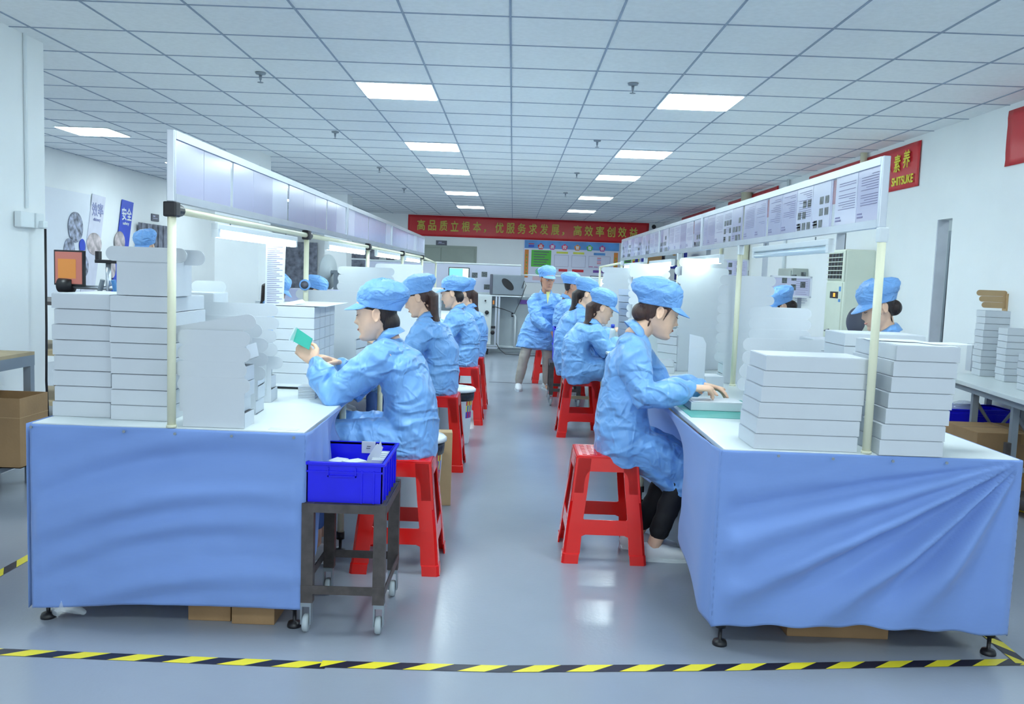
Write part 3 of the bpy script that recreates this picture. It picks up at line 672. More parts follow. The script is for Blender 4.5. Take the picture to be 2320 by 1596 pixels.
for n_, (a, c, z) in zip(['nearest lit', 'second lit', 'third lit'], [(5.6, 6.83, 1.515), (7.3, 8.5, 1.515), (9.05, 10.4, 1.515)]):
    tube(n_+' tube light under the right board rail', PRX, a, c, z)

# ------------------------------------------------------------------ stools
def make_stool(lab):
    t = empty('plastic_stool', lab, 'stool', group='red plastic stools')
    H_, b_, tp_ = .52, .2, .15                       # height, half base, half top
    def lv(z, k=0): return tp_+(b_-tp_)*(1-z/H_)     # half width at height z
    s_ = MB(); s_.box(-tp_, tp_, -tp_, tp_, H_-.018, H_, bev=.014)
    for i in range(-3, 4):
        for j in range(-3, 4): s_.box(i*.036-.011, i*.036+.011, j*.036-.011, j*.036+.011, H_-.001, H_+.0025)
    def side(poly, th=.006):
        for k in range(4):
            mm = Matrix.Rotation(k*PI/2, 4, 'Z')
            pts = [(x, z) for x, z in poly]; a = []; bq = []
            for x, z in pts:
                hw = lv(z); a.append(s_.bm.verts.new(mm @ Vector((x*hw, -hw, z)))); bq.append(s_.bm.verts.new(mm @ Vector((x*(hw-.004), -hw+th, z))))
            n = len(pts); s_.bm.faces.new(a); s_.bm.faces.new(bq[::-1])
            for i in range(n): s_.bm.faces.new((a[i], bq[i], bq[(i+1) % n], a[(i+1) % n]))
    # apron with rounded inner corners
    arc = [(.62+.0*math.cos(a)+.1*(1-math.cos(a))*0, 0) for a in (0,)]
    ap = [(-.985, H_-.012), (-.985, .30), (-.66, .30)]
    for a in range(0, 91, 15): ap.append((-.66+.16*(1-math.cos(math.radians(a))), .395+.05*math.sin(math.radians(a))))
    for a in range(90, -1, -15): ap.append((.66-.16*(1-math.cos(math.radians(a))), .395+.05*math.sin(math.radians(a))))
    ap += [(.66, .30), (.985, .30), (.985, H_-.012)]
    side(ap)
    s_.build('seat', 'red', t)
    for k in range(4):
        L_ = MB(); mm = Matrix.Rotation(k*PI/2, 4, 'Z'); rings = []
        for z in (0, .02, .022, .045, .05, .2, .34, H_-.01):
            hw = lv(z)+(.006 if z < .046 else (.003 if z < .21 else 0)); wd = .075 if z > .05 else .08; th = .007
            loop = [(-hw, -hw), (-hw+wd, -hw), (-hw+wd, -hw+th), (-hw+th, -hw+th), (-hw+th, -hw+wd), (-hw, -hw+wd)]
            c_ = .012; loop = [(-hw+c_, -hw)]+loop[1:5]+[(-hw, -hw+wd), (-hw, -hw+c_)]
            rings.append([L_.bm.verts.new(mm @ Vector((x, y, z))) for x, y in loop])
        for r0, r1 in zip(rings, rings[1:]):
            for i in range(len(r0)): L_.bm.faces.new((r0[i], r0[(i+1) % len(r0)], r1[(i+1) % len(r0)], r1[i]))
        L_.bm.faces.new(rings[0]); L_.bm.faces.new(rings[-1]); L_.build('leg', 'red', t)
    for k in range(4):
        S = MB(); mm = Matrix.Rotation(k*PI/2, 4, 'Z'); pts = [(-.7, .235)]
        for a in range(0, 91, 30): pts.append((-.64+.0*a+.05*math.sin(math.radians(a)), .235-.02*math.sin(math.radians(a))))
        top = [(-.72, .25), (-.64, .222), (-.56, .212), (.56, .212), (.64, .222), (.72, .25)]
        bot = [(.72, .07), (.66, .115), (.6, .132), (.5, .14), (-.5, .14), (-.6, .132), (-.66, .115), (-.72, .07)]
        a_, b__ = [], []
        for x, z in top+bot:
            hw = lv(z)+.001; a_.append(S.bm.verts.new(mm @ Vector((x*hw, -hw, z)))); b__.append(S.bm.verts.new(mm @ Vector((x*hw, -hw+.006, z))))
        n = len(a_); S.bm.faces.new(a_); S.bm.faces.new(b__[::-1])
        for i in range(n): S.bm.faces.new((a_[i], b__[i], b__[(i+1) % n], a_[(i+1) % n]))
        S.build('stretcher', 'red', t)
    return t
stool0 = make_stool('red plastic stool under the nearest woman at the left bench')
stool0.location = (-.49, 4.03, 0)
# a thing per worker; near left one is two stools nested
STOOLS = [((-.5, 6.1), 0, 'red plastic stool under the long haired woman, second at the left bench'),
          ((-.43, 8.0), 0, 'red plastic stool behind the farther lidded bin, third along the left bench'),
          ((-.42, 8.95), 0, 'farthest red plastic stool along the left bench'),
          ((.49, 4.28), 0, 'red plastic stool under the nearest woman at the right bench'),
          ((.63, 7.55), 0, 'red plastic stool under the bent woman, second at the right bench'),
          ((.5, 11.2), 0, 'red plastic stool behind the standing man by the crate trolley')]
dup(stool0, (-.53, 4.12, .035), .06, label='red plastic stool nested on the nearest stool at the left bench', group='red plastic stools') if False else None
for (x, y), rz, lab in STOOLS: dup(stool0, (x, y, 0), rz, label=lab)
ws = empty('wooden_stool', 'small wooden stool behind the red stool at the right bench', 'stool', (.68, 8.62, 0))
MB().box(-.16, .16, -.13, .13, .44, .47, bev=.005).build('seat', 'wood', ws)
for sx in (-1, 1):
    for sy in (-1, 1): MB().tube([(sx*.13, sy*.1, .44), (sx*.16, sy*.13, 0)], .02, 4).build('leg', 'wood', ws)
MB().box(-.15, .15, -.012, .012, .16, .19).build('stretcher', 'wood', ws)

# ------------------------------------------------------------------ bins
def bin_(lab, x, y, h, r, rz, lab2='x'):
    t = empty('waste_bin', lab, 'bin', (x, y, 0), rz, 'lidded waste bins')
    MB().lathe([(0, 0), (r*.78, 0), (r*.8, .01), (r*.95, h-.03), (r, h-.02), (r, h), (r*.93, h), (r*.75, .015), (0, .012)], 32).build('bucket', 'white', t, True)
    MB().lathe([(r*.93, h-.01), (r*1.02, h+.005), (r*1.015, h-.045), (r*.985, h-.075), (r*.99, h-.03)], 40).build('bin_liner', 'bag', t, True)
    MB().lathe([(0, h+.028), (r*.5, h+.028), (r*.52, h+.034), (r*.62, h+.034), (r*.64, h+.028), (r*1.0, h+.025), (r*1.1, h+.012), (r*1.1, h-.004), (r*1.04, h-.004), (0, h+.004)], 40).build('bin_lid', 'white', t, True)
    mm = Matrix.Rotation(0, 4, 'Z'); lb = MB()
    for k in range(6):
        a0, a1 = -.32+.1*k, -.32+.1*(k+1)
        for z0, z1, mi in ((h*.5, h*.62, 0), (h*.62, h*.74, 1), (h*.74, h*.82, 2)):
            rr_ = lambda z: (.8+.15*z/h)*r+.002
            lb.quad(*[Vector((rr_(z)*math.cos(a), rr_(z)*math.sin(a), z)) for a, z in ((a0, z0), (a1, z0), (a1, z1), (a0, z1))], mi if k % 2 else (mi+1) % 3)
    lb.build('label_sticker', ('redsign', 'royal', 'yel'), t)
    return t
bin_('white bin with black liner behind the nearest stool at the left bench', -.50, 4.86, .43, .145, -.5)
bin_('white bin with black liner between the second and third stools at the left bench', -.43, 6.98, .43, .15, -.5)
carton('cardboard_box', 'tall battered brown carton behind the nearer white bin', -.5, -.325, 5.03, 5.13, 0, .44, .1, mt='brown_lt', tape_=False)

# ------------------------------------------------------------------ crate trolley near left bench
def trolley(lab, x, y, W, D, H_, rz=0, bars=True):
    t = empty('steel_trolley', lab, 'trolley', (x, y, 0), rz); s_ = .028
    for sx in (-1, 1):
        for sy in (-1, 1):
            MB().box(sx*W/2-s_*(sx > 0)*1.6-(0 if sx > 0 else 0), sx*W/2+s_*1.6*(sx < 0), sy*D/2-s_*1.2*(sy > 0), sy*D/2+s_*1.2*(sy < 0), .115, H_).build('post', 'dark_steel', t)
            c = MB(); cx, cy = sx*(W/2-.02), sy*(D/2-.02)
            c.box(cx-.02, cx+.02, cy-.02, cy+.02, .1, .115); c.box(cx-.02, cx-.014, cy-.02, cy+.012, .03, .1); c.box(cx+.014, cx+.02, cy-.02, cy+.012, .03, .1)
            o = c.build('caster', 'steel', t)
            w_ = MB(); w_.lathe([(0, -.011), (.03, -.011), (.034, -.006), (.034, .006), (.03, .011), (0, .011)], 20)
            bmesh.ops.transform(w_.bm, matrix=Matrix.Translation((cx, cy-.008, .034)) @ Matrix.Rotation(PI/2, 4, 'Y'), verts=w_.bm.verts); w_.build('wheel', 'greypanel', o, True)
    for z in (H_-.035, .15):
        for sy in (-1, 1): MB().box(-W/2, W/2, sy*(D/2+.0012)-(.004 if sy > 0 else 0), sy*(D/2+.0012)+(.004 if sy < 0 else 0), z+.001, z+.034).build('rail', 'dark_steel', t)
        for sx in (-1, 1): MB().box(sx*(W/2+.0012)-(.004 if sx > 0 else 0), sx*(W/2+.0012)+(.004 if sx < 0 else 0), -D/2+.003, D/2-.003, z, z+.033).build('rail', 'dark_steel', t)
    sh = MB(); sh.box(-W/2+.005, W/2-.005, -D/2+.005, D/2-.005, H_-.008, H_-.003); sh.build('shelf_plate', 'dark_steel', t)
    return t
trolley('dark steel trolley on casters at the corner of the left bench', -.6, 3.39, .315, .43, .5)
def crate(lab, x, y, z, W, D, H_, rz=0, grp=None):
    t = empty('plastic_crate', lab, 'crate', (x, y, z), rz, grp); th = .005; m_ = MB(); a, c = W/2, D/2
    m_.box(-a+.01, a-.01, -c+.01, c-.01, 0, th); m_.box(-a, a, -c, -c+th, 0, H_); m_.box(-a, a, c-th, c, 0, H_); m_.box(-a, -a+th, -c, c, 0, H_); m_.box(a-th, a, -c, c, 0, H_)
    m_.build('crate_body', 'blue_crate', t)
    r = MB(); q_ = .01
    for (x0, x1, y0, y1) in ((-a-q_, a+q_, -c-q_, -c+th), (-a-q_, a+q_, c-th, c+q_), (-a-q_, -a+th, -c, c), (a-th, a+q_, -c, c)): r.box(x0, x1, y0, y1, H_-.012, H_, bev=.002); 
    r.build('rim', 'blue_crate', t)
    rb = MB()
    for k in range(2):
        xx = -a+.2*W*0+[.72, .88][k]*W; rb.box(xx, xx+.006, -c-.006, -c, .0, H_-.03)
    rb.box(-a-.001, a+.001, -c-.005, -c, H_-.04, H_-.034)
    for k in range(5): yy = -c+D*(.15+.17*k); rb.box(a, a+.006, yy, yy+.006, 0, H_-.012); rb.box(-a-.006, -a, yy, yy+.006, 0, H_-.012)
    rb.build('ribs', 'blue_crate', t)
    h = MB(); h.box(-.045-W*.06, .045+W*.0, -c-.009, -c, H_-.055, H_-.05); h.box(-.045-W*.06, -.041-W*.06, -c-.009, -c, H_-.055, H_-.02); h.box(.041, .045, -c-.009, -c, H_-.055, H_-.02)
    h.build('handle', 'blue_crate', t)
    return t
crate('royal blue crate of papers and parts on the dark steel trolley', -.605, 3.4, .5, .285, .4, .155)
cz = .508
cd = empty('card_note', 'small white card clipped inside the back wall of the blue crate', 'card', (-.58, 3.59, .61))
MB().box(-.028, .03, -.004, -.001, 0, .05, bev=.001).build('card', 'paper', cd); k_ = MB(); k_.box(-.008, .008, -.0055, -.004, .02, .023); k_.box(-.006, .01, -.0055, -.004, .028, .031); k_.build('marks', 'signgrey', cd)
for k in range(14):
    tag(MB().box(-.53+.0, -.47, 3.36+.0115*k, 3.37+.0115*k, cz, cz+.125+.004*math.sin(k*2.1), bev=.0008).build('card_pack', 'paper'), 'white card leaflet in the packed row at the right of the blue crate', 'leaflet', 'leaflet row in the blue crate')
for k, (x, y, a) in enumerate([(-.7, 3.35, .3), (-.66, 3.47, -.4), (-.6, 3.38, .8), (-.63, 3.3, .1), (-.69, 3.5, 1.2)]):
    e = tag(MB().box(-.04, .04, -.03, .03, 0, .025+.012*k, bev=.006).build('wrapped_part', 'paper'), ['wrapped white part at the left of the blue crate', 'wrapped white part behind the others in the blue crate', 'tallest wrapped white part in the middle of the blue crate', 'wrapped white part at the front of the blue crate', 'wrapped white part in the back left corner of the blue crate'][k], 'part')
    e.location = (x, y, cz+.055 if k in (2,) else cz); e.rotation_euler = (0, .0, a); e.scale = (1, 1, 1.25)
for k, (x, y) in enumerate([(-.555, 3.4), (-.572, 3.44)]):
    m_ = MB(); m_.prism([(-.02, 0), (.03, 0), (.035+.02*k, .17), (.02, .2-.02*k), (-.01, .12)], plane_mtx((x, y, cz), (.8, -.5, 0), (0.2, 0, 1)), .0015)
    tag(m_.build('paper_sheet', 'paper'), ['tall folded white sheet sticking out of the blue crate', 'shorter white sheet behind the tall one in the blue crate'][k], 'paper')

# ------------------------------------------------------------------ white mailer boxes
def box_mesh(W, D, H_):
    m_ = MB(); m_.box(-W/2, W/2, -D/2, D/2, .0006, H_-.0018, bev=.0016); return m_.mesh('mailer_box')
def lid_mesh(W, D, H_):
    m_ = MB(); m_.box(-W/2+.003, W/2-.003, -D/2+.002, D/2-.001, H_-.0014, H_-.0002)
    m_.box(W/2-.0002, W/2+.0008, -D/2+.004, -D/2+.012, .004, H_-.004); return m_.mesh('lid')
_bc = {}
def mailer(x, y, z, W, D, H_, rz, lab, grp, lid=True):
    k = (round(W, 3), round(D, 3), round(H_, 3))
    if k not in _bc:
        a = box_mesh(*k); a.materials.append(M['paper']); b_ = lid_mesh(*k); b_.materials.append(M['paper_in']); _bc[k] = (a, b_)
    o = link('mailer_box', _bc[k][0]); o.location = (x, y, z); o.rotation_euler = (0, 0, rz); tag(o, lab, 'box', grp)
    if lid: link('lid_flap', _bc[k][1], o)
    return o
TT = .765
def stack(x, y, W, D, H_, n, where, grp, z0=TT, rz=0, jit=.004, lean=(0, 0), lid=True, seed=0):
    r = random.Random(seed+int(x*100+y*37))
    for k in range(n):
        mailer(x+r.uniform(-jit, jit)+lean[0]*k, y+r.uniform(-jit, jit)+lean[1]*k, z0+k*H_, W, D, H_-.0008, rz+r.uniform(-jit, jit)*2, '%s white box %s' % ('topmost' if k == n-1 else ORD[k]+(' lowest' if k else ''), where) if n < 13 else '', grp, lid)
stack(-1.66, 3.34+.2, .226, .385, .0602, 8, 'in the leftmost stack on the left bench corner', 'closed boxes at the left bench corner', seed=3)
stack(-1.418, 3.30+.2, .226, .385, .0602, 8, 'in the stack beside the near left post', 'closed boxes at the left bench corner', seed=4)
# tall upright open box on the stack
ub = empty('upright_box', 'tall white open box standing on the stack beside the near left post', 'box', (-1.41, 3.52, TT+8*.0602+.001))
M['inner_card'] = M['paper_in']  # same material as the inner card
MB().box(-.108, .118, -.19, -.02, 0, .135, bev=.002).build('box_body', 'paper', ub)
def pill(cx, cz, hw, hh, n=10):
    pts = []
    for k in range(n+1): a = -PI/2+PI*k/n; pts.append((cx+hw-hh+hh*math.cos(a), cz+hh*math.sin(a)))
    for k in range(n+1): a = PI/2+PI*k/n; pts.append((cx-hw+hh+hh*math.cos(a), cz+hh*math.sin(a)))
    return pts
MB().prism(pill(.01, .158, .155, .028), plane_mtx((0, -.195, 0), (1, 0, 0), (0, 0, 1)), .003).build('ear_flap', 'paper', ub)
MB().prism(pill(.06, .152, .14, .03), plane_mtx((0, -.1, 0), (1, 0, 0), (0, 0, 1)), .003).build('ear_flap', 'paper', ub)
# small boxes seen right of the near left post
for k, z in enumerate((1.105, 1.165, 1.225)):
    pass
for k in range(8):
    mailer(-1.46, 3.98, TT+k*.0605, .25, .2, .0597, 0, '%s white box in the row behind the near left post' % ORD[k].replace('bottom', 'bottom lowest'), 'boxes behind the near left post')
# open nested boxes
def lid_poly(W, Hl, ear, hh=.029, flap=True, left=True, right=True):
    """outline of a raised mailer lid: panel, then a rounded dust flap each side at the top"""
    a = W/2; pts = [(-a, 0), (a, 0), (a, Hl-2*hh)]
    n = 9
    if right: pts += [(a+ear-hh+hh*math.cos(-PI/2+PI*k/n), Hl-hh+hh*math.sin(-PI/2+PI*k/n)) for k in range(n+1)]
    else: pts += [(a, Hl)]
    if left: pts += [(-a-ear+hh-hh*math.sin(PI*k/n), Hl-hh+hh*math.cos(PI*k/n)) for k in range(n+1)]
    else: pts += [(-a, Hl)]
    pts += [(-a, Hl-2*hh)]
    return pts
_oc = {}
def open_box(x, y, z, rz, lab, grp, W=.23, D=.13, H_=.058, Hl=.2, ear=.055, tilt=.0, roll=0, front=True):
    k = (W, D, H_, Hl, ear, tilt, front)
    if k not in _oc:
        t_ = MB(); th = .003
        t_.box(-W/2, W/2, -D/2, D/2, 0, th); t_.box(-W/2, W/2, -D/2, -D/2+th, 0, H_-.002); t_.box(-W/2, W/2, D/2-th, D/2, 0, H_-.002)
        t_.box(-W/2, -W/2+th, -D/2+th, D/2-th, 0, H_-.002); t_.box(W/2-th, W/2, -D/2+th, D/2-th, 0, H_-.002)
        s_ = -1 if front else 1; l_ = MB()
        l_.prism(lid_poly(W, Hl, ear), plane_mtx((0, s_*(D/2+.0032), .001), (1, 0, 0), (0, s_*math.sin(tilt), math.cos(tilt))), .0028)
        a = t_.mesh('tray'); a.materials.append(M['paper']); b_ = l_.mesh('lid'); b_.materials.append(M['paper']); _oc[k] = (a, b_)
    e = empty('open_mailer_box', lab, 'box', (x, y, z), rz, grp); e.rotation_euler = (0, roll, rz)
    link('tray', _oc[k][0], e); link('lid', _oc[k][1], e); return e
def ostack(x, y, n, where, grp, rz=0, seed=1, z0=TT, drift=(0, .0032), jit=.004, tiltj=0, **kw):
    r = random.Random(seed)
    for k in range(n):
        c, s_ = math.cos(rz), math.sin(rz); dx, dy = drift[0]*k+r.uniform(-jit, jit), drift[1]*k
        open_box(x+dx*c-dy*s_, y+dx*s_+dy*c, z0+k*.0585, rz+r.uniform(-1, 1)*tiltj, '%s open white box %s' % (('topmost' if k == n-1 else ORD[k]), where), grp, **kw)
ostack(-1.112, 3.285, 4, 'in the stack right of the near left post', 'open boxes right of the near left post', seed=2, D=.12, Hl=.19, ear=.022, jit=.008)
open_box(-1.1, 3.33, TT+4*.0585, 0, 'crooked open white box on top of the stack by the near left post', 'open boxes right of the near left post', roll=-.2, Hl=.17)
ostack(-1.145, 3.6, 4, 'in the stack behind the nearest open boxes on the left bench', 'open boxes, second row of the left bench', seed=5, Hl=.2, ear=.04, W=.2, jit=.012, tiltj=.08)
ostack(-1.205, 3.93, 5, 'in the third row of open boxes on the left bench', 'open boxes, third row of the left bench', seed=6, Hl=.21, ear=.05, W=.25, drift=(-.004, .003), tiltj=.1, jit=.012)
open_box(-1.5, 4.3, TT, .3, 'tall white opened box standing behind the crooked pile on the left bench', None, Hl=.53, W=.09, ear=.035)
# neat brick stack with ends showing
for d_ in range(4):
    for k in range(7):
        mailer(-1.13, 4.56+.13*d_, TT+k*.0585, .215, .127, .0577, 0, '%s white box, %s row back in the neat block on the left bench' % (ORD[k], ['front', 'second', 'third', 'last'][d_]), 'neat block of white boxes on the left bench')
tag(MB().box(-1.27, -.96, 4.5, 5.1, TT+.412, TT+.415, bev=.001).build('card_sheet', 'paper'), 'flat white sheet lying on the neat block of boxes', 'paper')
e = tag(MB().box(-.07, .07, -.05, .05, 0, .002).build('card_sheet', 'paper'), 'small tilted white sheet on top of the neat block of boxes', 'paper'); e.location = (-1.17, 4.6, TT+.418); e.rotation_euler = (.12, -.22, .4)
# phone / tray etc on left bench
ph = empty('weighing_tray', 'flat dark edged tray on the left bench before the neat block', 'tray', (-1.115, 4.37, TT)); MB().box(-.08, .075, -.045, .05, 0, .011, bev=.003).build('tray_base', 'black', ph); MB().box(-.078, .073, -.043, .048, .011, .014, bev=.001).build('tray_top', 'paper', ph)
for k in range(8): tag(MB().box(-.985, -.905, 4.02, 4.12, TT+.0075*k, TT+.0075*k+.0065, bev=.0006).build('leaflet', 'paper'), 'thin white card in the small pile under the nearest woman\'s sleeve', 'leaflet', 'small card pile on the left bench')
tag(MB().box(-.9, -.79, 3.22, 3.26, TT, TT+.001).build('paper_label', 'lilac_lt'), 'pale printed label stuck flat at the left bench front corner', 'label')
# hanging sheet and wristwatch on the second left post
hs = MB(); hs.prism([(-.055, 0), (.045, 0), (.035, -.36), (-.03, -.375), (-.06, -.34)], plane_mtx((PLX+.02, 4.55, 1.5), (1, .35, 0), (0, 0, 1)), .001)
hq = plane_mtx((PLX+.02, 4.549, 1.5), (1, .35, 0), (0, 0, 1))
for k in range(30): hs.prism([(-.048, -.02-.01*k), (.03-.015*((k*5) % 3), -.02-.01*k), (.03-.015*((k*5) % 3), -.023-.01*k), (-.048, -.023-.01*k)], Matrix.Translation((0, -.0015, 0)) @ hq, .0004, 1)
tag(hs.build('hanging_sheet', ('paper', 'ink')), 'long printed white sheet hanging from the nearest left tube light', 'paper')
wt = empty('wristwatch', 'blue wristwatch strapped to the second cream post of the left bench', 'watch', (PLX, 5.28, 1.272))
mm = Matrix.Rotation(PI/2, 4, 'X')
c = MB(); c.lathe([(0, 0), (.03, 0), (.034, .004), (.034, .012), (.028, .016), (0, .016)], 24); bmesh.ops.transform(c.bm, matrix=Matrix.Translation((.0, -.018, 0)) @ mm, verts=c.bm.verts); c.build('watch_case', 'capvisor', wt, True)
c = MB(); c.lathe([(0, .0165), (.022, .0165), (.024, .0175), (0, .0185)], 24); bmesh.ops.transform(c.bm, matrix=Matrix.Translation((.0, -.018, 0)) @ mm, verts=c.bm.verts); c.build('watch_dial', 'signgrey', wt, True)
MB().tube([(.0, 0, -.012), (0, 0, .012)], .0185, 18).build('strap', 'royal', wt)

# right bench stacks
stack(1.116, 3.3, .385, .227, .0585, 6, 'in the wide stack left of the near right post', 'closed boxes left of the near right post', lean=(.006, .004), seed=2)
stack(1.49, 3.34, .235, .385, .0585, 7, 'in the stack right of the near right post', 'closed boxes right of the near right post', lean=(.008, .003), jit=.003, seed=5)
for k, (x, y, z, a) in enumerate([(1.67, 3.32, TT+.4105, .3), (1.5, 3.4, TT+.4115, -.2), (1.62, 3.28, TT+.352, .1)]):
    if k < 2:
        e = tag(MB().box(-.1, .1, -.06, .06, 0, .001).build('paper_sheet', 'paper'), ['white sheet jutting from the top of the stack right of the near right post', 'white sheet lying across the stack right of the near right post'][k], 'paper'); e.location = (x, y, z); e.rotation_euler = (0, 0, a)
stack(1.66, 3.98, .36, .25, .0585, 7, 'in the stack behind the near right post', 'boxes behind the near right post', lean=(.002, 0), seed=8)
stack(1.62, 4.4, .23, .2, .0585, 6, 'in the stack between the post and the tall lids', 'boxes behind the wide stack', seed=9)
ostack(1.18, 3.85, 4, 'behind the wide stack of closed boxes on the right bench', 'open boxes behind the wide stack', seed=3, Hl=.2, ear=.06, drift=(.006, .002))
ostack(1.4, 4.62, 6, 'in the pile before the woman behind tall lids', 'open boxes before the hidden worker', seed=4, Hl=.2, ear=.05, drift=(.003, .0032), jit=.01)
ostack(1.415, 5.32, 9, 'in the tall scalloped pile at the second right post', 'tall scalloped pile of open boxes', seed=7, Hl=.19, ear=.055, drift=(.0015, .0032))
# work items on right bench
for k, (x0, x1, y0, y1, lab) in enumerate([(.83, 1.22, 3.88, 4.5, 'nearest'), (.86, 1.25, 4.98, 5.45, 'second'), (.9, 1.3, 5.9, 6.5, 'third'), (.9, 1.3, 7.3, 8.2, 'farthest')]):
    tag(MB().box(x0, x1, y0, y1, TT, TT+.0025, bev=.0008).build('cutting_mat', 'mat_green'), lab+' green work mat on the right bench', 'mat')
wbx = empty('part_folded_box', 'white box being folded under the hands of the nearest right woman', 'box', (1.0, 4.17, TT+.0035))
MB().box(-.13, .13, -.09, .09, 0, .038, bev=.002).build('box_body', 'paper', wbx)
MB().box(-.12, .12, -.088, .08, .039, .041).build('lid', 'paper', wbx)
tl = empty('tall_open_box', 'tall upright white box panel before the nearest right woman', 'box', (1.0, 4.62, TT+.003), .15)
MB().box(-.045, .05, -.002, .002, 0, .26, bev=.001).build('panel', 'paper', tl)
MB().prism([(-.045, .26), (.05, .26), (.05, .28), (.03, .315), (-.045, .33)], plane_mtx((0, .002, 0), (1, 0, 0), (0, 0, 1)), .003).build('flap', 'paper', tl)
MB().box(.053, .16, 0, .14, .04, .105, bev=.001).build('box_body', 'paper', tl)
stack(.99, 5.75, .2, .11, .045, 2, 'in the short pair on the right bench beyond the second mat', 'short pair of boxes', seed=1)
tl2 = open_box(1.02, 6.7, TT, .5, 'open white box on the right bench beside the third green mat', None, Hl=.24)
ostack(1.26, 6.05, 9, 'in the bright pile behind the nearest right woman\'s face', 'bright pile of open boxes', rz=.55, seed=11, Hl=.3, ear=.03, W=.42, D=.2, tiltj=.06, drift=(0, .003), tilt=.0)
ostack(1.15, 7.6, 9, 'in the bright pile beside the second right post', 'second bright pile on the right bench', rz=.4, seed=12, Hl=.28, W=.35, D=.2, ear=.04, tiltj=.08)
ostack(1.1, 9.2, 9, 'in the far bright pile on the right bench', 'far bright pile on the right bench', rz=.3, seed=13, Hl=.26, W=.3, D=.2, ear=.05, tiltj=.06)
stack(1.28, 6.75, .16, .12, .06, 4, 'in the small pile beside the bent woman', 'small pile beside the bent woman', seed=4)
# left bench farther stacks
ostack(-1.12, 5.5, 5, 'behind the nearest left woman\'s shoulder', 'open boxes behind the nearest left woman', rz=-.15, seed=14, Hl=.24, W=.36, D=.22, ear=.04)
ostack(-1.05, 6.35, 8, 'in the pile beyond the second left post', 'open boxes beyond the second left post', rz=-.1, seed=15, Hl=.22, W=.32, D=.2, ear=.05)
ostack(-.98, 7.7, 8, 'in the bright pile before the second left woman', 'open boxes before the second left woman', rz=-.2, seed=16, Hl=.26, W=.36, D=.22, ear=.04)
stack(-1.0, 9.0, .3, .3, .06, 8, 'in the pile before the third left woman', 'closed boxes before the third left woman', seed=6)
stack(-1.02, 10.6, .3, .3, .06, 7, 'in the farthest pile on the left bench', 'farthest closed boxes on the left bench', seed=7)
# ------------------------------------------------------------------ people
def interp(tab, z):
    for a, b_ in zip(tab, tab[1:]):
        if a[0] <= z <= b_[0]:
            t = (z-a[0])/(b_[0]-a[0]); t = t*t*(3-2*t)*.35+t*.65
            return [a[i]+(b_[i]-a[i])*t for i in range(1, len(a))]
    return list((tab[0] if z < tab[0][0] else tab[-1])[1:])
HEAD = [(-.124, .060, .030, .012), (-.119, .080, .012, .030), (-.105, .090, -.005, .042), (-.085, .087, -.028, .051), (-.065, .087, -.058, .059), (-.035, .086, -.078, .067),
        (0, .086, -.092, .071), (.03, .089, -.100, .074), (.06, .088, -.101, .075), (.09, .070, -.086, .066), (.108, .038, -.055, .045), (.117, .006, -.006, .006)]
def gs(v, m_, s): return math.exp(-((v-m_)/s)**2)
def head_loft(mb, Mx, off=0, hair=None, nz=46, nt=48, mi=0):
    n0 = len(mb.bm.faces); rings = []
    for i in range(nz+1):
        z = -.124+.241*i/nz; f, bk, w_ = interp(HEAD, z); ring = []
        c = (f+bk)/2; h = (f-bk)/2
        for k in range(nt):
            th = 2*PI*k/nt; ct, st = math.cos(th), math.sin(th)
            x = c+h*math.copysign(abs(ct)**.92, ct); y = w_*math.copysign(abs(st)**.88, st)
            if hair is None:
                if ct > 0:
                    nose = .006*gs(z, .012, .016)+.014*gs(z, -.014, .016)+.022*gs(z, -.032, .0105)
                    wd = .0085+.007*gs(z, -.034, .012)
                    x += nose*gs(y, 0, wd)
                    x += (.007*gs(z, -.0585, .006)+.0065*gs(z, -.073, .006)-.004*gs(z, -.0655, .0025))*gs(y, 0, .021)
                    x -= .007*gs(z, -.087, .008)*gs(y, 0, .03)
                    x += .004*gs(z, -.104, .012)*gs(y, 0, .024)
                    x -= .010*gs(z, .010, .011)*(gs(y, .033, .015)+gs(y, -.033, .015))
                    x += .006*gs(z, .006, .007)*(gs(y, .033, .012)+gs(y, -.033, .012))
                    x += .003*gs(z, .028, .008)*gs(abs(y), .03, .02)
            else:
                n_ = Vector((x-c, y, z*.6)).normalized(); x += n_.x*off; y += n_.y*off
                lim = hair(z, y)
                if x > lim: x = lim-(x-lim)*.15; y *= .93
            ring.append(mb.bm.verts.new(Mx @ Vector((x, y, z+(off*(z/.117) if hair else 0)))))
        rings.append(ring)
    for r0, r1 in zip(rings, rings[1:]):
        for k in range(nt): mb.bm.faces.new((r0[k], r0[(k+1) % nt], r1[(k+1) % nt], r1[k]))
    mb.bm.faces.new(rings[0][::-1]); mb.bm.faces.new(rings[-1]); mb._mi(n0, mi)
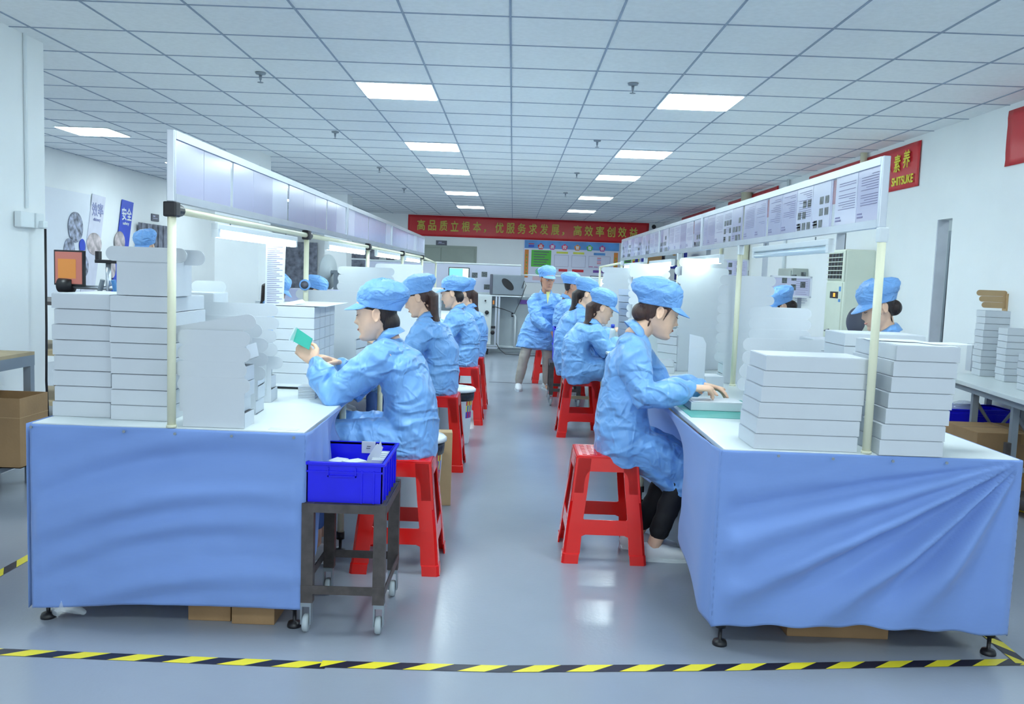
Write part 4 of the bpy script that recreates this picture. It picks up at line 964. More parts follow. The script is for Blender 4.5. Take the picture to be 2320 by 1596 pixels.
def hand(mb, wr, d, pn, thumb, curl=.5, sc_=1.0, spread=.1):
    """wrist point, hand direction, palm normal (side the fingers curl to), thumb side vector"""
    d = Vector(d).normalized(); pn = Vector(pn); pn = (pn-d*pn.dot(d)).normalized(); s_ = d.cross(pn)
    if s_.dot(Vector(thumb)) < 0: s_ = -s_
    L = .088*sc_
    mb.tube([wr-d*.02, wr+d*.01, wr+d*L*.5, wr+d*L*.98], [.024*sc_, .027*sc_, .037*sc_, .036*sc_], 14, ell=[.018*sc_, .0155*sc_, .0155*sc_, .0115*sc_], ref=s_, round_=True)
    for k, (o_, ln) in enumerate([(.029, .066), (.0095, .074), (-.0105, .069), (-.029, .053)]):
        p = wr+d*L*(.93-.05*(k == 3)+.0)+s_*o_*sc_; a = .25+curl*.35+.1*k*curl; pts = [p-d*.012]; dd = d+s_*spread*(1.5-k)*.6; rr_ = [.0088*sc_]
        for q_, fr_ in enumerate((.0, .46, .3, .24)):
            if q_: p = p+(dd.normalized()*math.cos(a)+pn*math.sin(a))*ln*sc_*fr_*1.0; a += curl*.75
            pts.append(p); rr_.append((.0092, .0085, .008, .007)[q_]*sc_)
        mb.tube(pts, rr_, 10, round_=True)
    p = wr+d*.022+s_*.022*sc_; t1 = (d*.65+s_*.75+pn*.35).normalized()
    mb.tube([p-t1*.01, p+t1*.035*sc_, p+t1*.035*sc_+(d*.9+s_*.2+pn*.5).normalized()*.03*sc_, p+t1*.035*sc_+(d*.95+pn*.6).normalized()*.054*sc_], [.013*sc_, .0115*sc_, .0095*sc_, .008*sc_], 10, round_=True)
def cuberidge(p, s):
    n_ = noise.noise(p); return (1-abs(n_)*2.2)
def figure(lab, base, ang, J, hair='bun', voxel=.006, hairmat='hair', skin='skin', pants='trouser_blue', shoe=True, stand=False, seed=1, hands=True,
           cap_tilt=.12, puff=1.0, hem=.47, lap=.42, grp='seated workers in blue coats and caps', wf=1.0, wr_amp=1.0, cvox=None, shirt=None, cat='person', coat_slim=1.0):
    V = lambda p: Vector(p)
    pel, nb, hd = V(J['pel']), V(J['nb']), V(J['head']); hp, hy = J.get('pitch', .2), J.get('yaw', 0)
    Mh = Matrix.Translation(hd) @ Matrix.Rotation(hy, 4, 'Z') @ Matrix.Rotation(hp, 4, 'Y') @ Matrix.Rotation(J.get('hroll', 0), 4, 'X')
    sh = J['sh']; el = J['el']; wr = J['wr']; sh = [V(a) for a in sh]; el = [V(a) for a in el]; wr = [V(a) for a in wr]
    hip, kn, an = [V(a) for a in J['hip']], [V(a) for a in J['kn']], [V(a) for a in J['an']]
    # body: one continuous surface
    b = MB(); head_loft(b, Mh)
    for s_ in (1, -1):
        em = Mh @ Matrix.Translation((-.008, s_*.0775, -.004)) @ Matrix.Rotation(s_*.35, 4, 'Z') @ Matrix.Rotation(-.12, 4, 'Y')
        ring = [em @ Vector((.016*math.cos(t)*(1.0+.15*math.sin(t)), s_*.006, .03*math.sin(t))) for t in [2*PI*k/14 for k in range(15)]]
        b.tube(ring, .0042, 8); b.ball((0, 0, 0), (.016, .0045, .028), 12, mtx=em)
    nkt = Mh @ Vector((-.018, 0, -.05))
    b.tube([nb-Vector((0, 0, .06)), nb+Vector((0, 0, .0)), nb.lerp(nkt, .5), nkt], [.062, .056, .050, .050], 20, round_=True)
    ch = pel.lerp(nb, .62)
    b.tube([pel, V(J.get('spine', pel.lerp(nb, .55)+Vector((-.045, 0, 0)))), nb-Vector((0, 0, .05))], [.11, .11, .06], 16, ell=[.07, .06, .045], ref=(0, 1, 0), round_=True)
    for i in (0, 1):
        b.tube([nb-Vector((0, 0, .06)), sh[i], sh[i].lerp(el[i], .5), el[i], el[i].lerp(wr[i], .4), wr[i]], [.05, .05, .043, .037, .035, .024], 14, round_=True)
        if hands:
            H_ = J.get('hand', [None, None])[i]
            dv = (wr[i]-el[i]).normalized()
            if H_ is None: H_ = dict(d=dv+Vector((0, (-.5 if i == 0 else .5), 0)), pn=(0, 0, -1), th=(0, -1 if i == 0 else 1, 0), curl=.5)
            hand(b, wr[i], H_['d'], H_['pn'], H_['th'], H_.get('curl', .5))
        b.tube([pel-Vector((0, 0, .02)), hip[i], kn[i], kn[i].lerp(an[i], .35), an[i]], [.07, .075, .052, .05, .034], 14, round_=True)
        if an[i].z > .02: b.tube([an[i], an[i]+Vector((.03, 0, -.03)), an[i]+Vector((.13, 0, -.045))], [.034, .03, .022], 10, round_=True)
    me = remesh(b, voxel, 3); body = link('person', me, None, (skin,), True)
    body.location = (*base, 0); body.rotation_euler = (0, 0, ang); tag(body, lab, cat, grp)
    # features
    for s_ in (1, -1):
        e = MB(); pts = [Mh @ Vector((.0865+.0035*math.cos((t-.5)*2.2)-abs(t-.35)*.012, s_*(.017+.032*t), J.get('lid', .0055)-.004*math.sin(t*PI))) for t in [k/8 for k in range(9)]]
        e.tube(pts, [.0008, .0014, .0018, .0019, .0019, .0019, .0018, .0014, .0008], 6); e.build('eyelashes', 'hair', body, True)
        if J.get('open'):
            e = MB(); e.ball(Mh @ Vector((.083, s_*.033, .0045)), (.008, .0085, .0065), 12); e.build('eye', 'white', body, True)
            e = MB(); e.ball(Mh @ Vector((.0895, s_*.031, .004)), .0042, 10); e.build('iris', 'hair', body, True)
        e = MB(); pts = [Mh @ Vector((.0915-.001*k-.0025*max(0, k-3), s_*(.014+.0058*k), .027+.004*math.sin(k/6*PI))) for k in range(7)]
        e.tube(pts, [.0015, .0025, .0026, .0024, .002, .0015, .0008], 6); e.build('eyebrow', 'hair', body, True)
    e = MB(); pts = [Mh @ Vector((.0935-12*abs(y)**2, y, -.0655+.3*abs(y)**1.6*8)) for y in [-.021, -.014, -.007, 0, .007, .014, .021]]
    e.tube(pts, [.001, .0026, .0036, .004, .0036, .0026, .001], 8, ell=[.001, .003, .0048, .0055, .0048, .003, .001], ref=(1, 0, 0)); e.build('lips', 'lip', body, True)
    # hair
    def hl(z, y):
        if z > .058: return .055
        if z > .030: return .058 if hair != 'short' else .035
        if z > .012: return -.016+(z-.012)*3.6
        if z > -.035: return -.020
        return -.03
    h = MB(); head_loft(h, Mh, .005, hl, 40, 52)
    if hair == 'bun':
        h.ball(Mh @ Vector((-.088, 0, -.03)), (.045, .058, .048), 20)
        h.tube([Mh @ Vector((.03, y, .03)) for y in (.078,)]+[Mh @ Vector((.022, .0765, -.01)), Mh @ Vector((.014, .069, -.055))], [.008, .005, .0015], 8, round_=True)
        h.tube([Mh @ Vector((.03, -.078, .03)), Mh @ Vector((.022, -.0765, -.01)), Mh @ Vector((.014, -.069, -.055))], [.008, .005, .0015], 8, round_=True)
    if hair in ('long', 'tail'):
        L = J.get('hl', .3); k0 = Mh @ Vector((-.07, 0, .02)); 
        wd = .07 if hair == 'long' else .03
        path = [k0, Mh @ Vector((-.108, 0, -.03)), hd+Vector((-.12, 0, -.12)), nb+Vector((-.105, 0, -.02-L*.25)), nb+Vector((-.13, 0, -L*.6))]
        h.tube(path, [wd*.8, wd, wd*.95, wd*.75, wd*.25], 18, ell=[.035, .04, .034, .028, .008], ref=(0, 1, 0), round_=True)
    if hair == 'nape': h.ball(Mh @ Vector((-.058, 0, -.045)), (.05, .06, .056), 24)
    hm = remesh(h, max(.004, voxel*.7), 14); link('hair', hm, body, (hairmat,), True)
    # cap
    Mc = Mh @ Matrix.Translation((-.005, 0, .0)) @ Matrix.Rotation(-cap_tilt, 4, 'Y')
    CP = [(.03, .100, .106, .0885), (.045, .103, .110, .0915), (.06, .106, .118, .095), (.085, .107, .136*puff, .104), (.112, .100, .146*puff, .108), (.138, .080, .138*puff, .098), (.158, .046, .104*puff, .070), (.169, .0, .03, .012)]
    c = MB(); rings = []; nt, nz = 60, 26; r_ = random.Random(seed)
    o1, o2 = r_.uniform(0, 50), r_.uniform(0, 50)
    for i in range(nz+1):
        z = .03+.139*i/nz; f, bk, w_ = interp(CP, z); ring = []
        for k in range(nt):
            th = 2*PI*k/nt; ct, st = math.cos(th), math.sin(th)
            x = (f if ct > 0 else bk)*ct; y = w_*st; p = Vector((x, y, z))
            amp = min(1, max(0, (z-.045)/.03))
            d_ = amp*(.011*noise.noise(Vector((th*1.4+o1, z*14, o2)))+.006*cuberidge(Vector((ct*2.2+o2, st*2.2, z*30+o1)), 1)-.004)+(.0015*math.sin(th*34)*gs(z, .052, .008))
            ring.append(c.bm.verts.new(Mc @ (p+p.normalized()*d_)))
        rings.append(ring)
    for r0, r1 in zip(rings, rings[1:]):
        for k in range(nt): c.bm.faces.new((r0[k], r0[(k+1) % nt], r1[(k+1) % nt], r1[k]))
    c.bm.faces.new(rings[-1]); c.bm.faces.new(rings[0][::-1])
    capo = c.build('cap', 'cap', body, True)
    v = MB(); top, botm = [], []
    for i in range(5):
        t = i/4; row = []
        for k in range(17):
            th = -1.15+2.3*k/16; e_ = math.cos(th/1.15*PI/2)**.6
            row.append(Vector(((.1+.058*t*e_)*math.cos(th), (.085+.02*t*e_)*math.sin(th), .040-.034*t*e_-.008*t)))
        top.append([v.bm.verts.new(Mc @ p) for p in row]); botm.append([v.bm.verts.new(Mc @ (p-Vector((0, 0, .003)))) for p in row])
    for i in range(4):
        for k in range(16):
            v.bm.faces.new((top[i][k], top[i][k+1], top[i+1][k+1], top[i+1][k])); v.bm.faces.new((botm[i][k], botm[i+1][k], botm[i+1][k+1], botm[i][k+1]))
    for k in range(16): v.bm.faces.new((top[4][k], top[4][k+1], botm[4][k+1], botm[4][k]))
    v.build('visor', 'capvisor', capo, True)
    # coat
    cv = cvox or max(.0085, voxel*1.2); c = MB(); k_ = coat_slim
    back = V(J.get('spine', pel.lerp(nb, .55)+Vector((-.045, 0, 0))))
    if stand:
        c.tube([Vector((pel.x+.02, pel.y-.03, hem)), pel-Vector((0, .015, .1)), pel+Vector((0, 0, .02)), back, nb-Vector((0.0, 0, .12)), nb-Vector((0, 0, .045)), nb], [.27*k_, .235*k_, .19*k_, .185*k_, .195*k_, .135, .07], 28, ell=[.15, .14, .13, .125, .115, .09, .062], ref=J.get('ref', (0, 1, 0)))
    else:
        c.tube([Vector((pel.x, 0, hem)), Vector((pel.x-.005, 0, .53)), pel+Vector((-.01, 0, .03)), pel.lerp(back, .5)+Vector((-.01, 0, .01)), back, back.lerp(nb, .55)+Vector((-.012, 0, 0)), nb-Vector((0, 0, .05)), nb+Vector((0, 0, .005))],
               [.16, .195*wf, .2*wf, .185*wf, .185*wf, .185*wf, .125, .060], 30, ell=[.11, .14*wf, .14*wf, .13*wf, .125*wf, .11*wf, .08, .056], ref=(0, 1, 0))
        for i in (0, 1):
            d_ = (kn[i]-hip[i]); e_ = hip[i]+d_*lap/.42
            c.tube([hip[i]-Vector((.04, 0, 0)), hip[i]+d_*.4, e_], [.105*wf, .1*wf, .088*wf], 18, round_=True)
        m0 = (hip[0]+hip[1])/2; m1 = (kn[0]+kn[1])/2; e_ = m0+(m1-m0)*lap/.42
        c.tube([m0, m0.lerp(e_, .5)-Vector((0, 0, .01)), e_-Vector((0, 0, .02))], [.16, .165, .15], 20, ell=[.09, .075, .06], ref=(0, 1, 0))
        if J.get('drape'):
            dz = J['drape']; kx = e_.x
            c.tube([e_+Vector((-.03, 0, 0)), e_+Vector((.0, 0, -.07)), Vector((kx-.015, 0, dz))], [.16, .175, .165], 22, ell=[.07, .075, .06], ref=(0, 1, 0))
            c.tube([Vector((pel.x+.02, 0, .5)), Vector(((pel.x+kx)/2, 0, (.5+dz)/2+.02)), Vector((kx-.03, 0, dz+.02))], [.15, .16, .155], 18, ell=[.05, .05, .05], ref=(0, 1, 0))
    for i in (0, 1):
        a = sh[i]; f_ = wr[i]; u = el[i].lerp(f_, .5)
        up_ = nb-Vector((.005, 0, .055))
        c.tube([up_, up_.lerp(a, .75)+Vector((0, 0, .004)), a+(el[i]-a)*.12, a.lerp(el[i], .5), el[i]-Vector((.0, 0, .01)), u-Vector((0, 0, .008)), el[i].lerp(f_, .78)-Vector((0, 0, .004)), el[i].lerp(f_, .95)],
               [.065, .078, .086, .08, .076, .072, .064, .04], 22, round_=True)
        c.tube([el[i].lerp(f_, .9), f_+(f_-el[i]).normalized()*.006], [.036, .031], 14)
    cm_ = remesh(c, cv, 5); r_ = random.Random(seed*3+1); sx, sy, sz = r_.uniform(0, 40), r_.uniform(0, 40), r_.uniform(0, 40)
    def rdg(q_): return max(0, 1-abs(noise.noise(q_))*3.4)**1.4
    def wrk(p, n_):
        l_ = noise.noise(Vector((p.x*4+sz, p.y*4, p.z*4)))
        w1 = Vector((p.x*3+p.z*3.6+sx, p.y*3+sy, p.z*5.5-p.x*5+sz)); w1 += Vector((.5*l_, 0, .6*l_))
        a = rdg(w1); b_ = rdg(Vector((p.x*7-p.z*6+sy, p.y*5, p.z*6.5+p.x*8+sx))); c_ = rdg(Vector((p.x*16+sz, p.y*15+p.z*6, p.z*17-p.x*9)))
        return wr_amp*(.009*a*(.55+.9*abs(l_))+.0045*b_+.0013*c_+.007*l_-.004)
    def wrk_old(p, n_):
        q_ = Vector((p.x*7+p.z*5+sx, p.y*6+sy, p.z*11-p.x*7+sz))
        a = cuberidge(q_, 1); b_ = cuberidge(Vector((p.x*16+sy, p.y*14-p.z*9, p.z*17+p.x*12+sx)), 1); l_ = noise.noise(Vector((p.x*4+sz, p.y*4, p.z*4)))
        return wr_amp*(.0085*max(0, a)**3*(.6+.8*l_)+.004*max(0, b_)**3+.009*l_-.003)
    displace(cm_, wrk); coat = link('coat', cm_, body, ('coat',), True)
    sm = coat.modifiers.new('s', 'SMOOTH'); sm.factor = .5; sm.iterations = 1
    # collar
    cl = MB(); n = 22; rows = []
    tl = (nkt-nb).normalized(); ax = (Vector((0, 1, 0))); fx = ax.cross(tl).normalized()
    for (r0, r1, hgt) in ((.060, .054, -.012), (.058, .056, .018), (.061, .060, .030), (.069, .069, .018), (.084, .084, -.014)):
        rows.append([nb+tl*(hgt+.012-.03*max(0, math.cos(2*PI*(.1+.8*k/n))))+fx*(r0*math.cos(2*PI*(.1+.8*k/n))-.004)+ax*r1*math.sin(2*PI*(.1+.8*k/n)) for k in range(n+1)])
    vv = [[cl.bm.verts.new(p) for p in r] for r in rows]
    for r0, r1 in zip(vv, vv[1:]):
        for k in range(n): cl.bm.faces.new((r0[k], r0[k+1], r1[k+1], r1[k]))
    co = cl.build('collar', 'coat', coat, True); co.modifiers.new('s', 'SOLIDIFY').thickness = .003
    if shirt:
        s2 = MB(); s2.prism([(.005, -.10), (.034, .05), (-.012, .05)], plane_mtx(nb+Vector((.092, .0, -.03)), (0, 1, 0), (-.25, 0, 1)), .004); s2.build('shirt_front', shirt, body)
    # trousers, shoes
    for i in (0, 1):
        t = MB(); am = an[i]+(kn[i]-an[i]).normalized()*J.get('cuff', .05)
        r0 = .088 if stand else .085
        t.tube([hip[i]+Vector((0, 0, .05 if stand else 0)), hip[i].lerp(kn[i], .5), kn[i], kn[i].lerp(am, .5), am], [r0, r0*.9, r0*.72, r0*.68, r0*.58], 20, round_=True)
        tm = remesh(t, .012, 2)
        displace(tm, lambda p, n_: .006*noise.noise(Vector((p.x*12+i*5, p.y*12, p.z*16)))+.004*cuberidge(Vector((p.x*9, p.y*9+i, p.z*24)), 1)-.003)
        link('trouser_leg', tm, body, (pants,), True)
        if shoe:
            s_ = MB(); f_ = J.get('foot', [(1, 0, 0), (1, 0, 0)])[i]; f_ = Vector(f_).normalized(); p = Vector((an[i].x, an[i].y, 0)); 
            s_.tube([p-f_*.055+Vector((0, 0, .042)), p+Vector((0, 0, .045)), p+f_*.07+Vector((0, 0, .038)), p+f_*.14+Vector((0, 0, .03)), p+f_*.185+Vector((0, 0, .024))], [.032, .037, .043, .043, .028], 20, ell=[.042, .045, .036, .028, .018], ref=f_.cross(Vector((0, 0, 1))), round_=True)
            so_ = s_.build('shoe', 'shoe', body, True)
            z_ = MB(); z_.prism([(-.075, -.032), (-.05, -.038), (.1, -.046), (.19, -.036), (.218, 0), (.19, .036), (.1, .046), (-.05, .038), (-.075, .032)], plane_mtx(p+Vector((0, 0, .0)), f_, Vector((0, 0, 1)).cross(f_)), .016); z_.build('sole', 'white', so_)
    return body
def seated(lab, base, ang, headw, pitch=.25, seat=.52, lean=0, **kw):
    ca, sa = math.cos(ang), math.sin(ang)
    def loc(p): dx, dy = p[0]-base[0], p[1]-base[1]; return Vector((dx*ca+dy*sa, -dx*sa+dy*ca, p[2]))
    J = kw.pop('J', {}); hd = loc(headw); z0 = seat+.085
    nb = hd+Vector((-.055-.02*math.sin(pitch), -hd.y*.5, -.145+.02*math.sin(pitch)))
    if 'nbo' in J: nb = nb+Vector(J['nbo'])
    D = dict(pel=(0, 0, z0), nb=nb, head=hd, pitch=pitch, sh=[nb+Vector((-.005, .15, -.075)), nb+Vector((-.005, -.15, -.075))],
             hip=[(.06, .09, z0-.01), (.06, -.09, z0-.01)], kn=[(.44, .11, z0-.02), (.44, -.11, z0-.02)], an=[(.42, .1, .07), (.42, -.1, .07)])
    D['el'] = [nb+Vector((.12, .2, -.30)), nb+Vector((.12, -.2, -.30))]; D['wr'] = [Vector((nb.x+.33, .1, .86)), Vector((nb.x+.33, -.1, .86))]
    for k, v in J.items():
        if k == 'w': 
            for kk, (i, p) in v.items(): D[kk[:2]][i] = loc(p)
        elif k != 'nbo': D[k] = v
    return figure(lab, base, ang, D, **kw)
P_ = at
# nearest left woman
fig = seated('seated woman in blue coat and cap holding a green packet, nearest at the left bench', (-.47, 4.08), PI, P_(853, 712, y=4.08), .12, hair='nape', voxel=.0042, seed=3, wf=.99, cvox=.0062, cap_tilt=.24, puff=.98,
       J=dict(w=dict(el0=(0, P_(752, 893, y=3.9)), wr0=(0, P_(716, 822, y=3.98)), el1=(1, P_(800, 878, y=4.3)), wr1=(1, P_(772, 826, y=4.16))),
              hand=[dict(d=(.62, -.12, .55), pn=(.35, -.75, .1), th=(-.5, 0, 1), curl=.55), dict(d=(.65, .35, .3), pn=(.3, .4, -.8), th=(.2, .8, .6), curl=.5)],
              kn=[(.42, .14, .60), (.40, -.12, .60)], cuff=.12, spine=(.0, 0, .80), nbo=(-.0, 0, .03)), lap=.40, pants='trouser_blue', hem=.44)
# second, third, fourth left women
seated('seated woman with long loose dark hair, second from the front at the left bench', (-.51, 6.15), PI, P_(946, 676, y=6.15), .42, hair='long', hairmat='hair_br', seed=5, J=dict(hl=.42, spine=(-.02, 0, .82)), cap_tilt=.2, puff=1.02)
seated('seated woman with hair tucked up, third from the front at the left bench', (-.44, 8.05), PI, P_(1023, 666, y=8.05), .3, hair='nape', seed=8, voxel=.007, cap_tilt=.35, puff=1.15, J=dict(spine=(-.04, 0, .8)))
seated('seated woman with a long ponytail, farthest at the left bench', (-.40, 9.05), PI, P_(1051, 668, y=9.05), .35, hair='tail', hairmat='hair_br', seed=11, voxel=.008, J=dict(hl=.62, spine=(-.04, 0, .8)))
# nearest right woman
fig6 = seated('seated woman in a large blue cap folding a white box, nearest at the right bench', (.585, 4.28), 0, P_(1494, 708, y=4.28), .3, hair='bun', hairmat='hair_br', voxel=.0042, seed=13, cvox=.0062, pants='trouser_black', cap_tilt=.16, puff=1.12,
       J=dict(w=dict(sh1=(1, P_(1428, 805, y=4.13)), el1=(1, P_(1462, 893, y=4.06)), wr1=(1, P_(1566, 880, y=4.12)), el0=(0, P_(1500, 880, y=4.47)), wr0=(0, P_(1590, 873, y=4.34))),
              hand=[dict(d=(.9, -.35, -.12), pn=(0, -.3, -1), th=(0, -1, .1), curl=.35), dict(d=(.9, .3, .0), pn=(.1, .2, -1), th=(0, 1, .2), curl=.6)],
              pel=(.0, 0, .60), hip=[(.05, .09, .57), (.05, -.09, .57)], kn=[(.29, .1, .47), (.29, -.1, .47)], an=[(.10, .08, .075), (.16, -.1, .075)], cuff=.07, drape=.335, spine=(-.01, 0, .80), nbo=(-.05, 0, .025)), lap=.40, hem=.46)
seated('bent over seated woman with side hair, second from the front at the right bench', (.60, 7.5), 0, P_(1366, 699, y=7.5), .38, hair='long', hairmat='hair_br', seed=17, voxel=.007,
       J=dict(hl=.1, w=dict(el1=(1, P_(1372, 790, y=7.35)), wr1=(1, P_(1410, 772, y=7.4))), spine=(-.03, 0, .80), pel=(.0, 0, .60)), pants='trouser_tan')
seated('seated woman with long dark hair, third from the front at the right bench', (.58, 8.6), 0, P_(1330, 668, y=8.6), .3, hair='long', seed=19, voxel=.008, J=dict(hl=.2, spine=(-.03, 0, .8)), hem=.4)
seated('seated man in blue cap looking down, behind the standing man', (.66, 10.05), 0, P_(1297, 650, y=10.05), .2, hair='short', skin='skin2', seed=23, voxel=.008)
dup(stool0, (.68, 10.05, 0), 0, label='red plastic stool under the seated man behind the standing man')
# workers across the benches
for (x, y), a, (hx, hz), hs_, lab, sd, pt in [((2.2, 5.0), PI, (1988, 698), 'bun', 'woman in blue cap facing left behind the boxes by the near right post', 31, .38), ((2.25, 7.1), PI, (1768, 697), 'bun', 'woman in pale blue cap hidden behind tall lids at the right bench', 33, .5),
        ((2.3, 9.9), PI, (1600, 676), 'bun', 'worker with only the top of a blue cap showing beside the scalloped pile', 35, .4),
        ((-2.12, 8.3), 0, (628, 657), 'long', 'woman in blue cap with long black hair across the left bench behind the hanging sheet', 37, .55), ((-2.1, 9.3), 0, (718, 661), 'nape', 'worker in blue cap across the left bench behind the wristwatch post', 39, .35),
        ((-1.8, 11.2), 0, (858, 640), 'nape', 'worker across the left bench with only a blue cap top behind the nearest woman', 41, .3)]:
    kw = dict(J=dict(hl=.3))
    seated(lab, (x, y), a, P_(hx, hz, y=y), pt, hair=hs_, seed=sd, voxel=.008, puff=1.0, hairmat='hair', **kw)
    dup(stool0, (x, y, 0), 0, label='red plastic stool under the '+('woman' if 'woman' in lab else 'worker')+' '+{31: 'facing left by the near right post', 33: 'behind tall lids at the right bench', 35: 'beside the scalloped pile', 37: 'with long black hair across the left bench', 39: 'behind the wristwatch post', 41: 'farthest across the left bench'}[sd])
# standing man
hs = P_(1245, 634, y=10.4)
bx, by = hs.x-.03, 10.45
figure('standing man in open blue coat and khaki trousers leaning on the blue crates', (bx, by), -PI/2+.12, dict(pel=(-.04, -.07, .78), nb=(-.02, .0, 1.17), head=(.04, -.0, hs.z), pitch=.16, yaw=.25, open=True, lid=.010,
       sh=[(-.02, .16, 1.09), (-.0, -.16, 1.08)], el=[(.06, .23, .85), (.14, -.12, .86)], wr=[(.16, .2, .68), (.24, .04, .74)], hip=[(-.04, .0, .74), (-.04, -.14, .74)], kn=[(.03, .04, .40), (.03, -.24, .41)], an=[(.0, .05, .075), (.02, -.30, .075)],
       hand=[dict(d=(.2, .1, -1), pn=(0, -1, 0), th=(1, 0, 0), curl=.4), dict(d=(.1, .3, -.9), pn=(.2, 1, 0), th=(1, 0, .2), curl=.4)], foot=[(1, .35, 0), (1, -.1, 0)], cuff=.03, spine=(-.05, .04, .98)),
       hair='short', skin='skin2', voxel=.0055, seed=43, cap_tilt=.24, stand=True, pants='trouser_tan', hem=.49, shirt='yellow', grp=None, coat_slim=.93)
# far left worker
hs = P_(337, 560, y=8.6)
figure('worker in blue cap looking down at the far left behind the upright white box', (hs.x, 8.6), -PI/2-.2, dict(pel=(0, 0, .88), nb=(.0, 0, hs.z-.17), head=(.05, 0, hs.z), pitch=.45, sh=[(-.01, .16, hs.z-.25), (-.01, -.16, hs.z-.25)],
       el=[(.12, .2, 1.08), (.12, -.2, 1.08)], wr=[(.32, .1, 1.0), (.32, -.1, 1.0)], hip=[(0, .09, .84), (0, -.09, .84)], kn=[(.03, .1, .46), (.03, -.1, .46)], an=[(0, .1, .075), (0, -.1, .075)]), hair='short', voxel=.008, seed=47, stand=True, grp=None)
# green packet
hh = P_(684, 768, y=3.98)
gp = empty('green_packet', 'small green card packet in clear film held by the nearest woman', 'packet', hh)
gm = plane_mtx((0, 0, 0), (.88, -.1, -.38), (.25, .25, .9))
MB().prism([(-.05, -.028), (.05, -.032), (.048, .022), (-.042, .035)], gm, .008).build('card', 'teal', gp)
MB().prism([(-.056, -.032), (-.03, -.032), (-.034, .038), (-.05, .034)], Matrix.Translation((0, -.004, 0)) @ gm, .009).build('film_wrap', 'film', gp)
# ------------------------------------------------------------------ far station, machine, trolley
fs = empty('partition_bench', 'long grey partition bench with white upper panels before the back wall', 'bench', (0, 15.3, 0))
MB().box(-2.6, 2.95, 0, .6, 0, 1.0).build('cabinet_body', 'greypanel', fs)
MB().box(-2.6, 2.95, -.012, .0, .99, 1.05).build('edge_trim', 'white', fs)
MB().box(-2.6, .14, .0, .03, 1.05, 1.53).build('upper_panel', 'lilac_lt', fs); MB().box(2.0, 2.95, .0, .03, 1.05, 1.36).build('upper_panel', 'lilac_lt', fs)
MB().tube([(-2.6, .0, 1.54), (.14, .0, 1.54)], .016, 8).build('top_rail', 'white', fs, True); MB().tube([(.14, .0, 1.38), (2.95, .0, 1.38)], .012, 8).build('top_rail', 'white', fs, True)
MB().box(-2.6, 2.95, -.03, .0, .09, .12).build('low_rail', 'white', fs)
for x0, z0 in ((-.72, 1.3), (-.55, 1.32), (-.5, 1.1), (-.38, 1.2), (2.2, 1.2), (2.4, 1.2)): MB().box(x0, x0+.1, -.004, .0, z0, z0+.09).build('photo', 'photo', fs)
MB().box(.1, .55, -.006, 0, .86, .95).build('label_holder', 'steel', fs); MB().box(.14, .32, -.009, -.006, .87, .94).build('label', 'purple', fs)
def monitor(lab, c, w_, h_, rz, mats_, tilt=0, stand=True):
    t = empty('monitor', lab, 'monitor', c, rz)
    MB().box(-w_/2, w_/2, 0, .03, 0, h_, bev=.005).build('bezel', 'black', t)
    s_ = MB(); s_.box(-w_/2+.015, w_/2-.015, -.002, 0, .015, h_-.015, 0)
    for i, (x0, x1, z0, z1, mi) in enumerate(mats_[1]): s_.box(-w_/2+w_*x0, -w_/2+w_*x1, -.004, -.002, h_*z0, h_*z1, mi)
    s_.build('screen', mats_[0], t)
    if stand: MB().box(-.02, .02, .03, .05, -.14, h_*.4).build('stand', 'black', t)
    return t
def scr(rgb, e=.45): return emat('screen_%d_%d_%d' % rgb, rgb, e)
monitor('monitor with pale turquoise screen beyond the third left woman', (-.93, 15.0, 1.16), .36, .31, 0, ((scr((225, 245, 245)), scr((120, 224, 214))), [(.04, .68, .5, .93, 1), (.04, .3, .1, .5, 1)]))
monitor('monitor with grey and green screen behind the right bench end', (1.57, 15.42, 1.14), .4, .27, 0, ((scr((150, 178, 196)), scr((236, 246, 236)), scr((150, 230, 90))), [(.45, .75, .05, .95, 1), (.75, .96, .3, .95, 1), (.75, .96, .05, .3, 2)]))
pr = empty('label_printer', 'large grey printer cabinet with dark oval window on the reel machine table', 'printer', (-.1, 14.85, 1.03))
MB().box(-.245, .3, 0, .35, 0, .34, bev=.01).build('housing', 'steel', pr); MB().box(-.285, -.24, -.02, .35, 0, .345, bev=.012).build('side_cover', 'signgrey', pr)
MB().prism([(.13*math.cos(t)*1.0, .065*math.sin(t)) for t in [2*PI*k/28 for k in range(28)]], Matrix.Translation((.02, -.004, .18)) @ Matrix.Rotation(.75, 4, 'Y') @ plane_mtx((0, 0, 0), (1, 0, 0), (0, 0, 1)), .005).build('oval_window', 'black', pr)
rm = empty('reel_machine', 'white plate reel machine with black knobs beside the farthest left woman', 'machine', (-.4, 14.8, 0))
MB().box(-.42, .06, 0, .03, .17, 1.0, bev=.006).build('face_plate', 'worktop', rm)
MB().box(-.9, .62, 0, .4, 1.0, 1.02).build('table_top', 'white', rm)
for x in (-.85, .12, .17): MB().box(x, x+.03, .03, .06, .12, 1.0).build('upright', 'alu', rm)
MB().box(-.9, .18, -.01, .03, .1, .13).build('base_rail', 'alu', rm); MB().box(-.9, .18, -.01, .03, .15, .165).build('base_rail', 'alu', rm)
def knob(x, z, r, mt='black', back=None):
    def disc_(rr_, y, th):
        k_ = MB(); k_.lathe([(0, 0), (rr_, 0), (rr_, th*.8), (rr_*.85, th), (0, th)], 20); bmesh.ops.transform(k_.bm, matrix=Matrix.Translation((x, y, z)) @ Matrix.Rotation(PI/2, 4, 'X'), verts=k_.bm.verts); return k_
    p = disc_(r, -.0, .05).build('knob', mt, rm, True)
    if back: disc_(back, -.0, .012).build('knob_plate', 'alu', p, True)
knob(-.23, .56, .04, back=.062); knob(-.02, .72, .035); knob(.09, .38, .036); knob(-.2, .97, .022); knob(-.05, .92, .014)
